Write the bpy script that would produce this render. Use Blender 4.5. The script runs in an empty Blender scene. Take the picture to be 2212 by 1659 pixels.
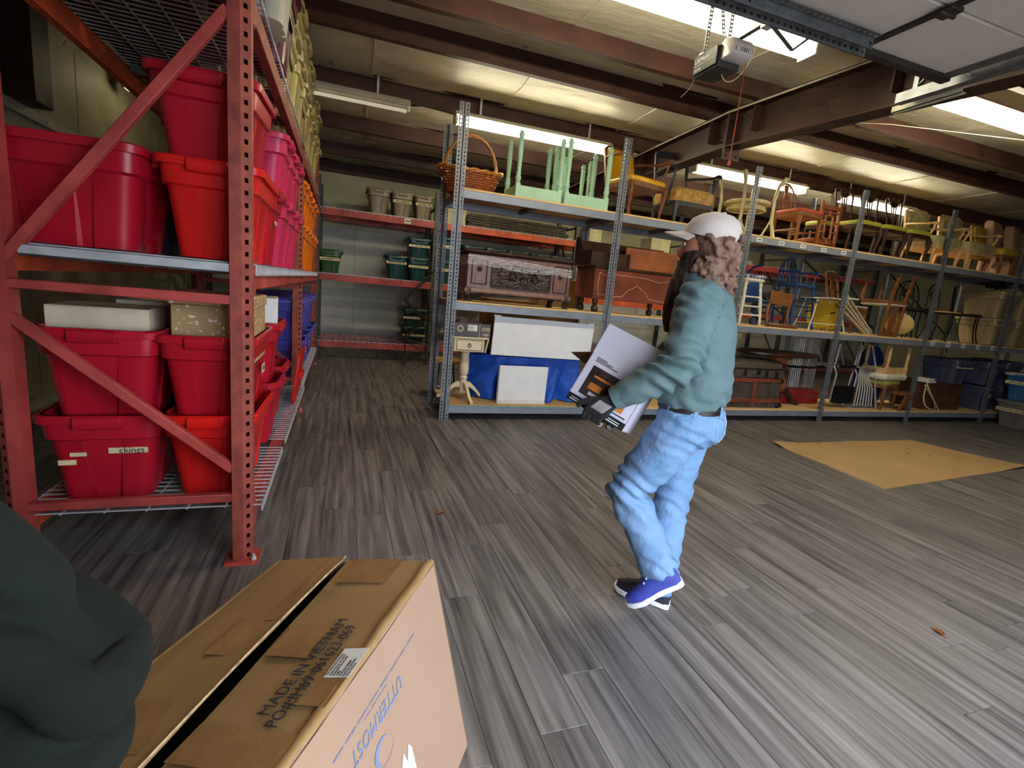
import bpy, bmesh, math, random
from mathutils import Vector, Matrix, Euler, noise

random.seed(7)
PI = math.pi
SC = bpy.context.scene
COL = SC.collection
V = Vector

# ------------------------------------------------------------------ camera
def camera():
    yaw, pitch, roll = (math.radians(a) for a in (19.431, 10.475, -5.358))
    f = V((math.sin(yaw)*math.cos(pitch), math.cos(yaw)*math.cos(pitch), -math.sin(pitch)))
    r0 = V((math.cos(yaw), -math.sin(yaw), 0)); d0 = f.cross(r0)
    r = math.cos(roll)*r0 + math.sin(roll)*d0
    d = -math.sin(roll)*r0 + math.cos(roll)*d0
    cd = bpy.data.cameras.new('camera'); co = bpy.data.objects.new('camera', cd); COL.objects.link(co)
    cd.sensor_fit = 'HORIZONTAL'; cd.sensor_width = 36; cd.lens = 36*1072.04/2212; cd.clip_start = .02
    m = Matrix((r, -d, -f)).transposed().to_4x4(); m.translation = V((0, 0, 1.4))
    co.matrix_world = m; SC.camera = co
camera()

# ------------------------------------------------------------------ light
WORLD_STRENGTH = 6.6
TUBE_STRENGTH = 46.0
w = bpy.data.worlds.new('sky'); SC.world = w; w.use_nodes = True
_n = w.node_tree.nodes; _l = w.node_tree.links
_bg = _n['Background']; _bg.inputs['Color'].default_value = (.80, .88, 1.0, 1); _bg.inputs['Strength'].default_value = WORLD_STRENGTH
def portal():                                     # helps the sampling of the daylight that enters by the open door
    d = bpy.data.lights.new('door_portal', 'AREA'); d.shape = 'RECTANGLE'; d.size = 3.05; d.size_y = 2.5
    d.cycles.is_portal = True
    o = bpy.data.objects.new('door_portal', d); COL.objects.link(o)
    o.location = (1.82, -.5, 1.27); o.rotation_euler = (PI/2, 0, 0)
portal()
SC.view_settings.view_transform = 'Standard'; SC.view_settings.look = 'None'
SC.view_settings.gamma = 1; SC.view_settings.use_curve_mapping = False
SC.view_settings.exposure = 0.55
try: SC.cycles.use_denoising = True
except Exception: pass
cy = SC.cycles
cy.max_bounces = 6; cy.diffuse_bounces = 4; cy.glossy_bounces = 2; cy.transmission_bounces = 2; cy.transparent_max_bounces = 6
cy.caustics_reflective = False; cy.caustics_refractive = False; cy.use_adaptive_sampling = True; cy.adaptive_threshold = .05; cy.adaptive_min_samples = 12
cy.light_sampling_threshold = .03

# ------------------------------------------------------------------ materials
def lin(c):
    if isinstance(c, str): c = tuple(int(c[i:i+2], 16)/255 for i in (0, 2, 4))
    return tuple(x/12.92 if x <= .04045 else ((x+.055)/1.055)**2.4 for x in c)
MATS = {}
def mat(name, col, rough=.55, metal=0., var=.12, scale=6., stretch=(1, 1, 1), bump=0., bscale=40., rnd=0., col2=None, spec=.4, emit=0., alpha=1., trans=0.):
    if name in MATS: return MATS[name]
    m = bpy.data.materials.new(name); m.use_nodes = True; nt = m.node_tree; N = nt.nodes; Lk = nt.links
    b = N['Principled BSDF']; b.inputs['Roughness'].default_value = rough; b.inputs['Metallic'].default_value = metal
    b.inputs['Specular IOR Level'].default_value = spec
    c = lin(col); c2 = lin(col2) if col2 else tuple(x*(1-2*var) for x in c)
    c1 = c if col2 else tuple(min(1, x*(1+var)) for x in c)
    tc = N.new('ShaderNodeTexCoord'); mp = N.new('ShaderNodeMapping'); mp.inputs['Scale'].default_value = stretch
    Lk.new(tc.outputs['Object'], mp.inputs['Vector'])
    nz = N.new('ShaderNodeTexNoise'); nz.inputs['Scale'].default_value = scale; nz.inputs['Detail'].default_value = 5
    Lk.new(mp.outputs['Vector'], nz.inputs['Vector'])
    rp = N.new('ShaderNodeValToRGB'); rp.color_ramp.elements[0].position = .3; rp.color_ramp.elements[1].position = .7
    rp.color_ramp.elements[0].color = (*c2, 1); rp.color_ramp.elements[1].color = (*c1, 1)
    Lk.new(nz.outputs['Fac'], rp.inputs['Fac']); out = rp.outputs['Color']
    if rnd:
        oi = N.new('ShaderNodeObjectInfo'); mr = N.new('ShaderNodeMapRange')
        mr.inputs['To Min'].default_value = 1-rnd; mr.inputs['To Max'].default_value = 1+rnd
        Lk.new(oi.outputs['Random'], mr.inputs['Value'])
        mx = N.new('ShaderNodeMix'); mx.data_type = 'RGBA'; mx.blend_type = 'MULTIPLY'; mx.inputs[0].default_value = 1
        Lk.new(out, mx.inputs[6]); Lk.new(mr.outputs['Result'], mx.inputs[7]); out = mx.outputs[2]
    Lk.new(out, b.inputs['Base Color'])
    if bump:
        n2 = N.new('ShaderNodeTexNoise'); n2.inputs['Scale'].default_value = bscale; n2.inputs['Detail'].default_value = 4
        Lk.new(mp.outputs['Vector'], n2.inputs['Vector'])
        bp = N.new('ShaderNodeBump'); bp.inputs['Strength'].default_value = bump; bp.inputs['Distance'].default_value = .02
        Lk.new(n2.outputs['Fac'], bp.inputs['Height']); Lk.new(bp.outputs['Normal'], b.inputs['Normal'])
    if emit:
        b.inputs['Emission Color'].default_value = (*lin(col), 1); b.inputs['Emission Strength'].default_value = emit
    if alpha < 1: b.inputs['Alpha'].default_value = alpha
    if trans: b.inputs['Transmission Weight'].default_value = trans
    MATS[name] = m; return m

def plank_mat():
    m = bpy.data.materials.new('vinyl_plank'); m.use_nodes = True; nt = m.node_tree; N = nt.nodes; Lk = nt.links
    b = N['Principled BSDF']; b.inputs['Roughness'].default_value = .42; b.inputs['Specular IOR Level'].default_value = .35
    tc = N.new('ShaderNodeTexCoord'); oi = N.new('ShaderNodeObjectInfo'); gi = N.new('ShaderNodeNewGeometry')
    ad = N.new('ShaderNodeMath'); ad.operation = 'ADD'; Lk.new(oi.outputs['Random'], ad.inputs[0]); Lk.new(gi.outputs['Random Per Island'], ad.inputs[1])
    fr = N.new('ShaderNodeMath'); fr.operation = 'FRACT'; Lk.new(ad.outputs[0], fr.inputs[0])
    sh = N.new('ShaderNodeVectorMath'); sh.operation = 'SCALE'; sh.inputs[0].default_value = (31, 17, 9); Lk.new(fr.outputs[0], sh.inputs['Scale'])
    va = N.new('ShaderNodeVectorMath'); va.operation = 'ADD'; Lk.new(tc.outputs['Object'], va.inputs[0]); Lk.new(sh.outputs[0], va.inputs[1])
    mp = N.new('ShaderNodeMapping'); mp.inputs['Scale'].default_value = (1, .045, 1); Lk.new(va.outputs[0], mp.inputs['Vector'])
    n1 = N.new('ShaderNodeTexNoise'); n1.inputs['Scale'].default_value = 26; n1.inputs['Detail'].default_value = 7; n1.inputs['Roughness'].default_value = .62
    Lk.new(mp.outputs[0], n1.inputs['Vector'])
    rp = N.new('ShaderNodeValToRGB'); e = rp.color_ramp.elements
    e[0].position = .30; e[0].color = (*lin('393637'), 1); e[1].position = .70; e[1].color = (*lin('878280'), 1)
    x = e.new(.48); x.color = (*lin('65605f'), 1)
    Lk.new(n1.outputs['Fac'], rp.inputs['Fac'])
    mr = N.new('ShaderNodeMapRange'); mr.inputs['To Min'].default_value = .90; mr.inputs['To Max'].default_value = 1.07; Lk.new(fr.outputs[0], mr.inputs['Value'])
    mx = N.new('ShaderNodeMix'); mx.data_type = 'RGBA'; mx.blend_type = 'MULTIPLY'; mx.inputs[0].default_value = 1
    Lk.new(rp.outputs['Color'], mx.inputs[6]); Lk.new(mr.outputs[0], mx.inputs[7]); Lk.new(mx.outputs[2], b.inputs['Base Color'])
    bp = N.new('ShaderNodeBump'); bp.inputs['Strength'].default_value = .15; bp.inputs['Distance'].default_value = .01
    Lk.new(n1.outputs['Fac'], bp.inputs['Height']); Lk.new(bp.outputs['Normal'], b.inputs['Normal'])
    return m

def emission(name, col, st):
    if name in MATS: return MATS[name]
    m = bpy.data.materials.new(name); m.use_nodes = True; nt = m.node_tree; N = nt.nodes
    N.remove(N['Principled BSDF']); e = N.new('ShaderNodeEmission'); e.inputs['Color'].default_value = (*lin(col), 1); e.inputs['Strength'].default_value = st
    nt.links.new(e.outputs[0], N['Material Output'].inputs['Surface']); MATS[name] = m; return m

# colours of the place
def M(n): return MATS[n]
mat('purlin', '4a2c22', .55, 0, .2, 3)
mat('rafter', '432a21', .55, 0, .2, 3)
mat('insul', 'c9c3ae', .45, 0, .06, 2, stretch=(1, 2.2, 1), bump=.6, bscale=4.5, spec=.45)
mat('wall_panel', 'c3c4bd', .5, 0, .08, 2, bump=.1, bscale=6)
mat('wall_cream', 'b4b193', .6, 0, .1, 2, bump=.15, bscale=5)
mat('wall_trim', 'c9c6ad', .6, 0, .08, 2)
mat('dark_steel', '3a3733', .5, .3, .15, 4)
mat('concrete', '96938e', .85, 0, .15, 3, bump=.3)
mat('rack_red', 'b34a42', .5, 0, .2, 5, rnd=.06)
mat('rack_worn', 'a8503f', .55, 0, .0, 14, col2='7c3a30')
mat('rack_orange', 'c8552c', .5, 0, .2, 6)
mat('zinc', 'c6c9cf', .4, .25, .12, 12)
mat('zinc_dark', '74787c', .45, .6, .15, 12)
mat('rack_back_post', '4b4a44', .5, .2, .2, 8)
mat('shelf_gray', '7d8492', .42, .25, .08, 8)
mat('shelf_gray2', '6c7179', .45, .25, .1, 8)
mat('chipboard', 'd8b780', .75, 0, .0, 60, col2='bf9a62', bump=.1, bscale=80)
mat('osb', 'c9a774', .8, 0, 0, 26, stretch=(1, 2.5, 1), col2='a07c4c', bump=.2, bscale=40)
mat('door_white', 'd8d0cb', .5, 0, .04, 2)
mat('fixture', 'd9d6c6', .45, .1, .06, 5)
mat('black', '141414', .5, 0, .1)
mat('black_gloss', '101012', .18, 0, .1)
mat('white', 'e2e2e2', .45, 0, .04)
mat('panel_white', 'dfe1e6', .4, 0, .03)
mat('paper', 'e3dfda', .7, 0, .05)
mat('tape', 'd8c99a', .55, 0, .12, 20)
mat('ink', '3a3634', .7, 0, .1)
for k, c in dict(red='b81424', crimson='b4152a', brightred='d81c18', pink='d4305f', orange='ee7d0a', purple='5450b8', tan='b9a86e', taupe='8d8068',
                 maroon='5c1f2c', clear='b9b5a4', green='365c2a', teal='1b4546', darkgreen='1e3a30', navy='42475c', blue='305c90', slate='6a6560', sand='96835f').items():
    mat('tote_'+k, c, .34, 0, .07, 3, rnd=.07, spec=.45)
mat('cardboard', 'a98557', .75, 0, 0, 2.2, col2='8f6e45', bump=.06, bscale=30)
mat('cardboard_side', 'a58670', .75, 0, .06, 2, bump=.06, bscale=20)
mat('cardboard_in', '6b4526', .85, 0, .1, 5)
mat('cardboard_flat', 'b1906a', .8, 0, 0, 1.3, col2='a28257', bump=.08, bscale=8)
mat('flute', 'cdb58c', .9, 0, .3, 60)
mat('pack_tape', '9a7549', .22, 0, .1, 9, spec=.5, bump=.15, bscale=25)
mat('blueprint', '7385a8', .7, 0, .1)
mat('printdark', '4a4238', .7, 0, .15, 30)

# ------------------------------------------------------------------ mesh building
class MB:
    def __init__(s): s.v = []; s.f = []; s.M = Matrix()
    def add(s, pts, faces):
        n = len(s.v); s.v += [s.M @ V(p) for p in pts]; s.f += [tuple(i+n for i in f) for f in faces]; return s
    def box(s, c, size, rot=None):
        h = V(size)/2; R = rot if rot is not None else Matrix.Identity(3); c = V(c)
        if isinstance(R, (tuple, list)): R = Euler(R).to_matrix()
        p = [c + R @ V((sx*h.x, sy*h.y, sz*h.z)) for sz in (-1, 1) for sy in (-1, 1) for sx in (-1, 1)]
        return s.add(p, [(0, 2, 3, 1), (4, 5, 7, 6), (0, 1, 5, 4), (2, 6, 7, 3), (0, 4, 6, 2), (1, 3, 7, 5)])
    def b2(s, a, b): a = V(a); b = V(b); return s.box((a+b)/2, [abs(x) for x in (b-a)])
    def bar(s, p, q, wd, ht, up=(0, 0, 1), w2=None, h2=None):
        p = V(p); q = V(q); d = (q-p).normalized(); u = V(up)
        if abs(d.dot(u)) > .99: u = V((0, 1, 0))
        x = d.cross(u).normalized(); y = x.cross(d)
        w2 = wd if w2 is None else w2; h2 = ht if h2 is None else h2
        pts = [p+x*sx*wd/2+y*sy*ht/2 for sx, sy in ((-1, -1), (1, -1), (1, 1), (-1, 1))] + [q+x*sx*w2/2+y*sy*h2/2 for sx, sy in ((-1, -1), (1, -1), (1, 1), (-1, 1))]
        return s.add(pts, [(3, 2, 1, 0), (4, 5, 6, 7), (0, 1, 5, 4), (1, 2, 6, 5), (2, 3, 7, 6), (3, 0, 4, 7)])
    def loft(s, rings, cap=True, closed=False):
        n = len(rings[0]); pts = [p for r in rings for p in r]; fs = []
        for i in range(len(rings) if closed else len(rings)-1):
            a = i*n; b = ((i+1) % len(rings))*n
            for j in range(n): k = (j+1) % n; fs.append((a+j, a+k, b+k, b+j))
        if cap and not closed: fs.append(tuple(reversed(range(n)))); fs.append(tuple(range((len(rings)-1)*n, len(rings)*n)))
        return s.add(pts, fs)
    def tube(s, path, r, n=8, closed=False, flat=1., up=None):
        P = [V(p) for p in path]; m = len(P); rr = r if isinstance(r, (list, tuple)) else [r]*m
        rings = []; x = None
        for i in range(m):
            if closed: t = P[(i+1) % m]-P[i-1]
            else: t = P[min(i+1, m-1)]-P[max(i-1, 0)]
            t = t.normalized() if t.length > 1e-9 else V((0, 0, 1))
            if x is None:
                u = V(up) if up else (V((0, 0, 1)) if abs(t.z) < .9 else V((0, 1, 0))); x = t.cross(u).normalized()
            else: x = (x-t*x.dot(t)).normalized()
            y = t.cross(x)
            rings.append([P[i]+x*math.cos(2*PI*j/n)*rr[i]+y*math.sin(2*PI*j/n)*rr[i]*flat for j in range(n)])
        return s.loft(rings, True, closed)
    def lathe(s, prof, c=(0, 0, 0), n=12, axis=None, cap=True):
        R = axis.to_track_quat('Z', 'Y').to_matrix() if axis is not None else Matrix.Identity(3); c = V(c)
        return s.loft([[c+R @ V((r*math.cos(2*PI*j/n), r*math.sin(2*PI*j/n), z)) for j in range(n)] for r, z in prof], cap)
    def turned(s, p, q, prof, n=10):              # prof: (fraction of the length, radius)
        p = V(p); q = V(q); L = (q-p).length
        return s.lathe([(r, t*L) for t, r in prof], p, n, (q-p).normalized())
    def prism(s, poly, a, b, plane='xy'):         # polygon in a plane, pushed from a to b on the third axis
        def P(u, v, h): return {'xy': (u, v, h), 'xz': (u, h, v), 'yz': (h, u, v)}[plane]
        n = len(poly); pts = [P(u, v, a) for u, v in poly]+[P(u, v, b) for u, v in poly]
        fs = [tuple(range(n)), tuple(range(2*n-1, n-1, -1))]+[(i, i+n, (i+1) % n+n, (i+1) % n) for i in range(n)]
        return s.add(pts, fs)
    def grid(s, fn, nu, nv):
        pts = [fn(i/nu, j/nv) for j in range(nv+1) for i in range(nu+1)]
        return s.add(pts, [(j*(nu+1)+i, j*(nu+1)+i+1, (j+1)*(nu+1)+i+1, (j+1)*(nu+1)+i) for j in range(nv) for i in range(nu)])
    def mesh(s, name, m=None, bev=0., angle=38, seg=1, fix=True):
        me = bpy.data.meshes.new(name); me.from_pydata([tuple(p) for p in s.v], [], s.f); me.update()
        if fix or bev:
            bm = bmesh.new(); bm.from_mesh(me)
            if fix: bmesh.ops.recalc_face_normals(bm, faces=bm.faces)
            if bev:
                es = [e for e in bm.edges if len(e.link_faces) == 2 and e.calc_face_angle(0) > .6]
                bmesh.ops.bevel(bm, geom=es, offset=bev, segments=seg, affect='EDGES', profile=.6, clamp_overlap=True)
            bm.to_mesh(me); bm.free()
        for p in me.polygons: p.use_smooth = True
        me.set_sharp_from_angle(angle=math.radians(angle))
        if m: me.materials.append(MATS[m] if isinstance(m, str) else m)
        return me
    def build(s, name, m, parent=None, **k):
        return put(name, s.mesh(name, m, **k), parent)

def put(name, me, parent=None, m=None, loc=None, rot=None):
    o = bpy.data.objects.new(name, me); COL.objects.link(o)
    if parent is not None: o.parent = parent
    if loc is not None: o.location = loc
    if rot is not None: o.rotation_euler = rot
    if m is not None:
        o.material_slots[0].link = 'OBJECT'; o.material_slots[0].material = MATS[m] if isinstance(m, str) else m
    return o
def tag(o, label=None, cat=None, group=None, kind=None):
    for k, x in (('label', label), ('category', cat), ('group', group), ('kind', kind)):
        if x: o[k] = x
    return o
def thing(name, label, cat, loc=(0, 0, 0), rz=0., group=None, rot=None):
    o = bpy.data.objects.new(name, None); COL.objects.link(o); o.empty_display_size = .1
    o.location = loc; o.rotation_euler = rot if rot else (0, 0, rz)
    return tag(o, label, cat, group)
def ell(cx, cy, rx, ry, z, n=16, p=1.): # ellipse ring (p<1: squarer)
    r = []
    for j in range(n):
        c, s_ = math.cos(2*PI*j/n), math.sin(2*PI*j/n)
        r.append(V((cx+rx*math.copysign(abs(c)**p, c), cy+ry*math.copysign(abs(s_)**p, s_), z)))
    return r
def rrect(wd, dp, rad, z, n=4, cx=0., cy=0.):
    out = []
    for k, (sx, sy) in enumerate(((1, 1), (-1, 1), (-1, -1), (1, -1))):
        for i in range(n+1):
            a = k*PI/2+i*PI/2/n
            out.append(V((cx+sx*(wd/2-rad)+rad*math.cos(a), cy+sy*(dp/2-rad)+rad*math.sin(a), z)))
    return out
def bez(p0, p1, p2, p3, n=8):
    p0, p1, p2, p3 = map(V, (p0, p1, p2, p3))
    return [p0*(1-t)**3+p1*3*t*(1-t)**2+p2*3*t*t*(1-t)+p3*t**3 for t in (i/n for i in range(n+1))]
def text(body, size, m, parent, mtx, name='lettering', depth=.0006, spacing=1., align='LEFT', shear=0., xs=1.):
    c = bpy.data.curves.new(name, 'FONT'); c.body = body; c.size = size; c.extrude = depth; c.space_character = spacing
    c.align_x = align; c.align_y = 'CENTER'; c.shear = shear; c.resolution_u = 3
    t = bpy.data.objects.new(name, c); COL.objects.link(t); bpy.context.view_layer.update()
    me = bpy.data.meshes.new_from_object(t.evaluated_get(bpy.context.evaluated_depsgraph_get()))
    bpy.data.objects.remove(t); bpy.data.curves.remove(c); me.name = name
    me.transform(mtx @ Matrix.Diagonal((xs, 1, 1, 1))); me.materials.clear(); me.materials.append(MATS[m])
    return put(name, me, parent)
def frame_m(o, x, y):        # matrix with origin o, x axis, y axis (z = x cross y)
    x = V(x).normalized(); y = V(y); z = x.cross(y).normalized(); y = z.cross(x)
    m = Matrix((x, y, z)).transposed().to_4x4(); m.translation = V(o); return m
# ================================================================== the building
XL, XR, YF, YB = -2.56, 14.5, -.5, 10.45
def zc(y):                                         # underside of the roof insulation
    return 3.66-.036*(y-4.97) if y > 4.65 else 3.67-.05*(4.65-y)

# ---- floor
def build_floor():
    base = MB().b2((XL, YF, -.08), (XR, YB, -.012)).build('floor', 'dark_steel')
    tag(base, kind='structure')
    pm = plank_mat(); pw, pl, g = .178, 1.22, .0012
    cam = V((0, 0, 1.4)); cells = []
    n = int((XR-XL)/pw)
    for i in range(n+1):
        x0 = XL+i*pw; x1 = min(x0+pw, XR)
        y = YF - random.random()*pl
        while y < YB:
            a, b = max(y, YF), min(y+pl, YB)
            if b-a > .05 and x1-x0 > .03: cells.append((x0, x1, a, b))
            y += pl
    yaw = math.radians(19.431); f = V((math.sin(yaw), math.cos(yaw))); r = V((math.cos(yaw), -math.sin(yaw)))
    def key(c):
        p = V(((c[0]+c[1])/2, (c[2]+c[3])/2)); d = p.dot(f); s = abs(p.dot(r))
        vis = d > .5 and s < d*1.15+.3
        return (0 if vis else 1, p.length)
    cells.sort(key=key)
    shapes = {}
    rest = MB()
    def plank(mb, w_, l_):
        t = .0015
        lo = [V((sx*(w_/2-g/2), sy*(l_/2-g/2), -.012)) for sx, sy in ((-1, -1), (1, -1), (1, 1), (-1, 1))]
        mi = [V((p.x, p.y, -t)) for p in lo]; hi = [V((p.x-math.copysign(t, p.x), p.y-math.copysign(t, p.y), 0)) for p in lo]
        mb.loft([lo, mi, hi])
    for k, (x0, x1, a, b) in enumerate(cells):
        if k < 300:
            s = (round(x1-x0, 4), round(b-a, 3))
            if s not in shapes:
                mb = MB(); plank(mb, *s); shapes[s] = mb.mesh('plank', pm, angle=20)
            put('plank', shapes[s], base, loc=((x0+x1)/2, (a+b)/2, 0))
        else:
            rest.M = Matrix.Translation(((x0+x1)/2, (a+b)/2, 0)); plank(rest, x1-x0, b-a)
    tag(rest.build('plank_field', pm, base, angle=20, fix=False), kind='stuff')
build_floor()

# ---- walls
def build_walls():
    # back wall: lower liner panels, upper band of insulation, trim
    wb = tag(MB().b2((XL, YB, 0), (XR, YB+.1, 3.6)).build('wall_back', 'wall_cream'), kind='structure')
    pan = {}
    def panels(wall, along, fixed, lo, hi, z0, z1, m, step, sign):
        a = lo
        while a < hi-.05:
            b = min(a+step, hi); L = b-a-.008; key = (round(L, 3), z0, z1, m, along)
            if key not in pan:
                s = (L, .012, z1-z0-.008) if along == 'x' else (.012, L, z1-z0-.008)
                pan[key] = MB().box((0, 0, 0), s).mesh('panel', m, bev=.003)
            c = (a+b)/2
            put('panel', pan[key], wall, loc=(c, fixed-sign*.006, (z0+z1)/2) if along == 'x' else (fixed+.006, c, (z0+z1)/2))
            a = b
    panels(wb, 'x', YB, XL, XR, .1, 2.30, 'wall_panel', .92, 1)
    panels(wb, 'x', YB, XL, XR, 2.36, 3.3, 'wall_cream', 1.84, 1)
    t = MB().b2((XL, YB-.03, 2.295), (XR, YB, 2.365)).build('ledge', 'wall_trim', wb)
    wl = tag(MB().b2((XL-.1, YF, 0), (XL, YB, 3.6)).build('wall_left', 'wall_cream'), kind='structure')
    panels(wl, 'y', XL, YF, YB, .1, 2.44, 'wall_cream', .75, 1)
    panels(wl, 'y', XL, YF, YB, 2.54, 3.3, 'wall_cream', 1.0, 1)
    MB().b2((XL, YF, 2.45), (XL+.06, YB, 2.53)).build('ledge', 'wall_trim', wl)
    MB().b2((XL, 5.28, 2.53), (XL+.22, 5.56, 3.55)).build('column', 'rafter', wl, bev=.01)
    tag(MB().b2((XR, YF, 0), (XR+.1, YB, 3.6)).build('wall_right', 'wall_cream'), kind='structure')
    wf = MB()
    wf.b2((XL, YF-.15, 0), (.3, YF, 3.6)); wf.b2((3.35, YF-.15, 0), (XR, YF, 3.6)); wf.b2((.3, YF-.15, 2.52), (3.35, YF, 3.6))
    tag(wf.build('wall_front', 'wall_cream'), kind='structure')
    tag(MB().b2((XL+.001, YB-.05, 0), (XR, YB-.012, .09)).build('baseboard_back', 'wall_trim'), kind='structure')
    tag(MB().b2((XL+.012, YF, 0), (XL+.05, YB-.05, .09)).build('baseboard_left', 'wall_trim'), kind='structure')
    tag(MB().b2((-12, -14, -.14), (16, YF-.0, -.085)).build('concrete_apron', 'concrete'), kind='structure')
build_walls()

# ---- roof
PUR = [4.97, 6.34, 7.71, 9.08, 10.36, 4.34, 2.97, 1.60, .23]
def build_roof():
    def surf(u, v):
        x = XL+(XR-XL)*u; y = YF+(YB-YF)*v
        d = min(abs(y-p) for p in PUR)
        sag = .028*min(1, d/.35)
        w_ = noise.noise(V((x*1.1, y*2.2, 0)))*.016+noise.noise(V((x*3.1, y*6, 5)))*.006
        return V((x, y, zc(y)-sag*.7+w_*min(1, d/.12)))
    ce = MB().grid(surf, 150, 110).build('ceiling', 'insul', fix=False, angle=80)
    tag(ce, kind='structure')
    MB().b2((XL-.1, YF-.15, 3.72), (XR+.1, YB+.1, 3.78)).build('roof_deck', 'dark_steel', ce)
    for i, y in enumerate(PUR):
        zt = zc(y)+.012; zb = zt-.205; s = 1 if y > 4.65 else -1; t = .012; w_ = .068
        poly = [(0, zb), (s*w_, zb), (s*w_, zb+.022), (s*(w_-t), zb+.022), (s*(w_-t), zb+t), (s*t, zb+t), (s*t, zt-t), (-s*(w_-t), zt-t), (-s*w_, zt-t), (-s*w_, zt), (0, zt)]
        mb = MB(); mb.prism([(y+a, z) for a, z in poly], XL, XR, 'yz')
        mb.build('purlin', 'purlin', ce)
    # tapered main frame beam, splice at the ridge
    X = 3.85
    def st(y): return zc(y)-.205
    def sb(y): return 3.10-.065*(4.65-y) if y < 4.65 else 3.10-.012*(y-4.65)
    ys = [YF, 2.4, 4.65, 7.5, YB]
    w_ = MB()
    w_.loft([[V((X-.007, y, sb(y))), V((X+.007, y, sb(y))), V((X+.007, y, st(y))), V((X-.007, y, st(y)))] for y in ys])
    for fn, dz in ((sb, .014), (st, -.014)):
        w_.loft([[V((X-.095, y, fn(y))), V((X+.095, y, fn(y))), V((X+.095, y, fn(y)+dz)), V((X-.095, y, fn(y)+dz))] for y in ys])
    rf = w_.build('rafter', 'rafter', ce)
    sp = MB(); sp.b2((X-.1, 4.635, 2.98), (X+.1, 4.665, st(4.65)))
    for z in (3.02, 3.2, 3.36):
        for s in (-1, 1): sp.lathe([(.014, 0), (.014, .018)], (X+s*.065, 4.617, z), 6, V((0, 1, 0)))
    sp.build('splice_plate', 'rafter', rf)
    for y in (1.6, 2.97, 4.34, 4.97, 6.34, 7.71):
        b = MB(); b.b2((X-.1, y-.045, st(y)-.002), (X-.008, y-.033, sb(y)+.1)); b.build('stiffener', 'rafter', rf)
    MB().tube([(X-.11, YF+.2, st(0)-.02), (X-.11, 4.65, st(4.65)-.03), (X-.11, YB-.1, st(YB)-.02)], .008, 6).build('conduit', 'wall_trim', ce)
    # blanket seams, every 1.56 m
    x = .22-1.56*1
    while x < XR:
        for a, b in zip(sorted(PUR), sorted(PUR)[1:]):
            if b-a > .8:
                pts = []
                for k in range(7):
                    y = a+.03+(b-a-.06)*k/6; p = surf((x-XL)/(XR-XL), (y-YF)/(YB-YF)); pts.append((x+.006*math.sin(k*2.3+x), y, p.z-.004))
                MB().tube(pts, .011, 6, flat=.8).build('seam', 'insul', ce)
        x += 1.565
build_roof()

# ---- the sectional door, rolled up under the roof
def build_door():
    d = thing('door_1', 'open overhead sectional door with white panels and steel rails under the roof', 'door', (0, 0, 2.88)); tag(d, kind='structure')
    del d['category']
    edges = [2.27, 1.85, 1.33, .81, .29, -.2]
    for a, b in zip(edges, edges[1:]):
        MB().b2((.32, b+.006, .0), (3.30, a-.006, .045)).build('panel', 'door_white', d, bev=.006)
    for x0, x1 in ((.28, .34), (3.28, 3.345)):
        MB().b2((x0, -.2, -.012), (x1, 2.30, .05)).build('end_stile', 'zinc_dark', d, bev=.003)
    MB().b2((.28, 2.255, -.03), (3.345, 2.31, .055)).build('bottom_rail', 'dark_steel', d, bev=.004)
    for x in (1.0, 1.81, 2.62):
        s = MB(); s.b2((x-.022, -.2, -.012), (x+.022, 2.25, .0))
        for y in (1.85, 1.33, .81, .29): s.b2((x-.04, y-.045, -.03), (x+.04, y+.045, -.01)); s.tube([(x-.05, y, -.03), (x+.05, y, -.03)], .012, 8)
        s.build('centre_stile', 'dark_steel', d, bev=.002)
    # perforated angles bolted along the lower edge
    def perf(x0, x1, y, z, flip):
        mb = MB(); p = .042; n = int((x1-x0)/p); h = .007; wd = .048
        def strip(P):
            for i in range(n):
                a = x0+i*p; c = a+p/2
                for u0, u1, v0, v1 in ((a, c-h, 0, wd), (c+h, a+p, 0, wd), (c-h, c+h, 0, wd/2-h), (c-h, c+h, wd/2+h, wd)):
                    mb.add([P(u0, v0), P(u1, v0), P(u1, v1), P(u0, v1)], [(0, 1, 2, 3)])
        strip(lambda u, v: V((u, y, z-v))); strip(lambda u, v: V((u, y+flip*v, z)))
        return mb.build('perforated_angle', 'zinc_dark', d, fix=False)
    perf(1.32, 2.66, 2.24, -.02, 1); perf(1.45, 2.60, 2.17, -.015, -1)
    # tracks and their hangers
    for x, s in ((3.44, 1), (.2, -1)):
        t = MB()
        prof = [(-.03, -.03), (.03, -.03), (.03, -.024), (-.024, -.024), (-.024, .024), (.03, .024), (.03, .03), (-.03, .03)]
        t.prism([(x+s*a, z) for a, z in prof], -.2, 2.62, 'xz'); t.build('track', 'zinc_dark', d)
        h = MB(); h.b2((x-.02, 2.5, .03), (x+.02, 2.53, .42)); h.bar((x, 2.5, .05), (x, 2.1, .42), .03, .005); h.build('track_hanger', 'zinc_dark', d)
        r = MB()
        for y in (2.2, 1.8, 1.3, .8, .3): r.lathe([(.024, -.008), (.024, .008)], (x, y, 0), 12, V((1, 0, 0))); r.tube([(x, y, 0), (x-s*.14, y, 0)], .006, 6)
        r.build('roller', 'zinc', d)
    g = MB(); g.b2((3.50, 2.28, -.05), (3.54, 2.70, -.045)); g.b2((3.50, 2.28, -.05), (3.503, 2.70, -.01)); g.build('track_angle', 'wall_trim', d)
build_door()

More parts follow.
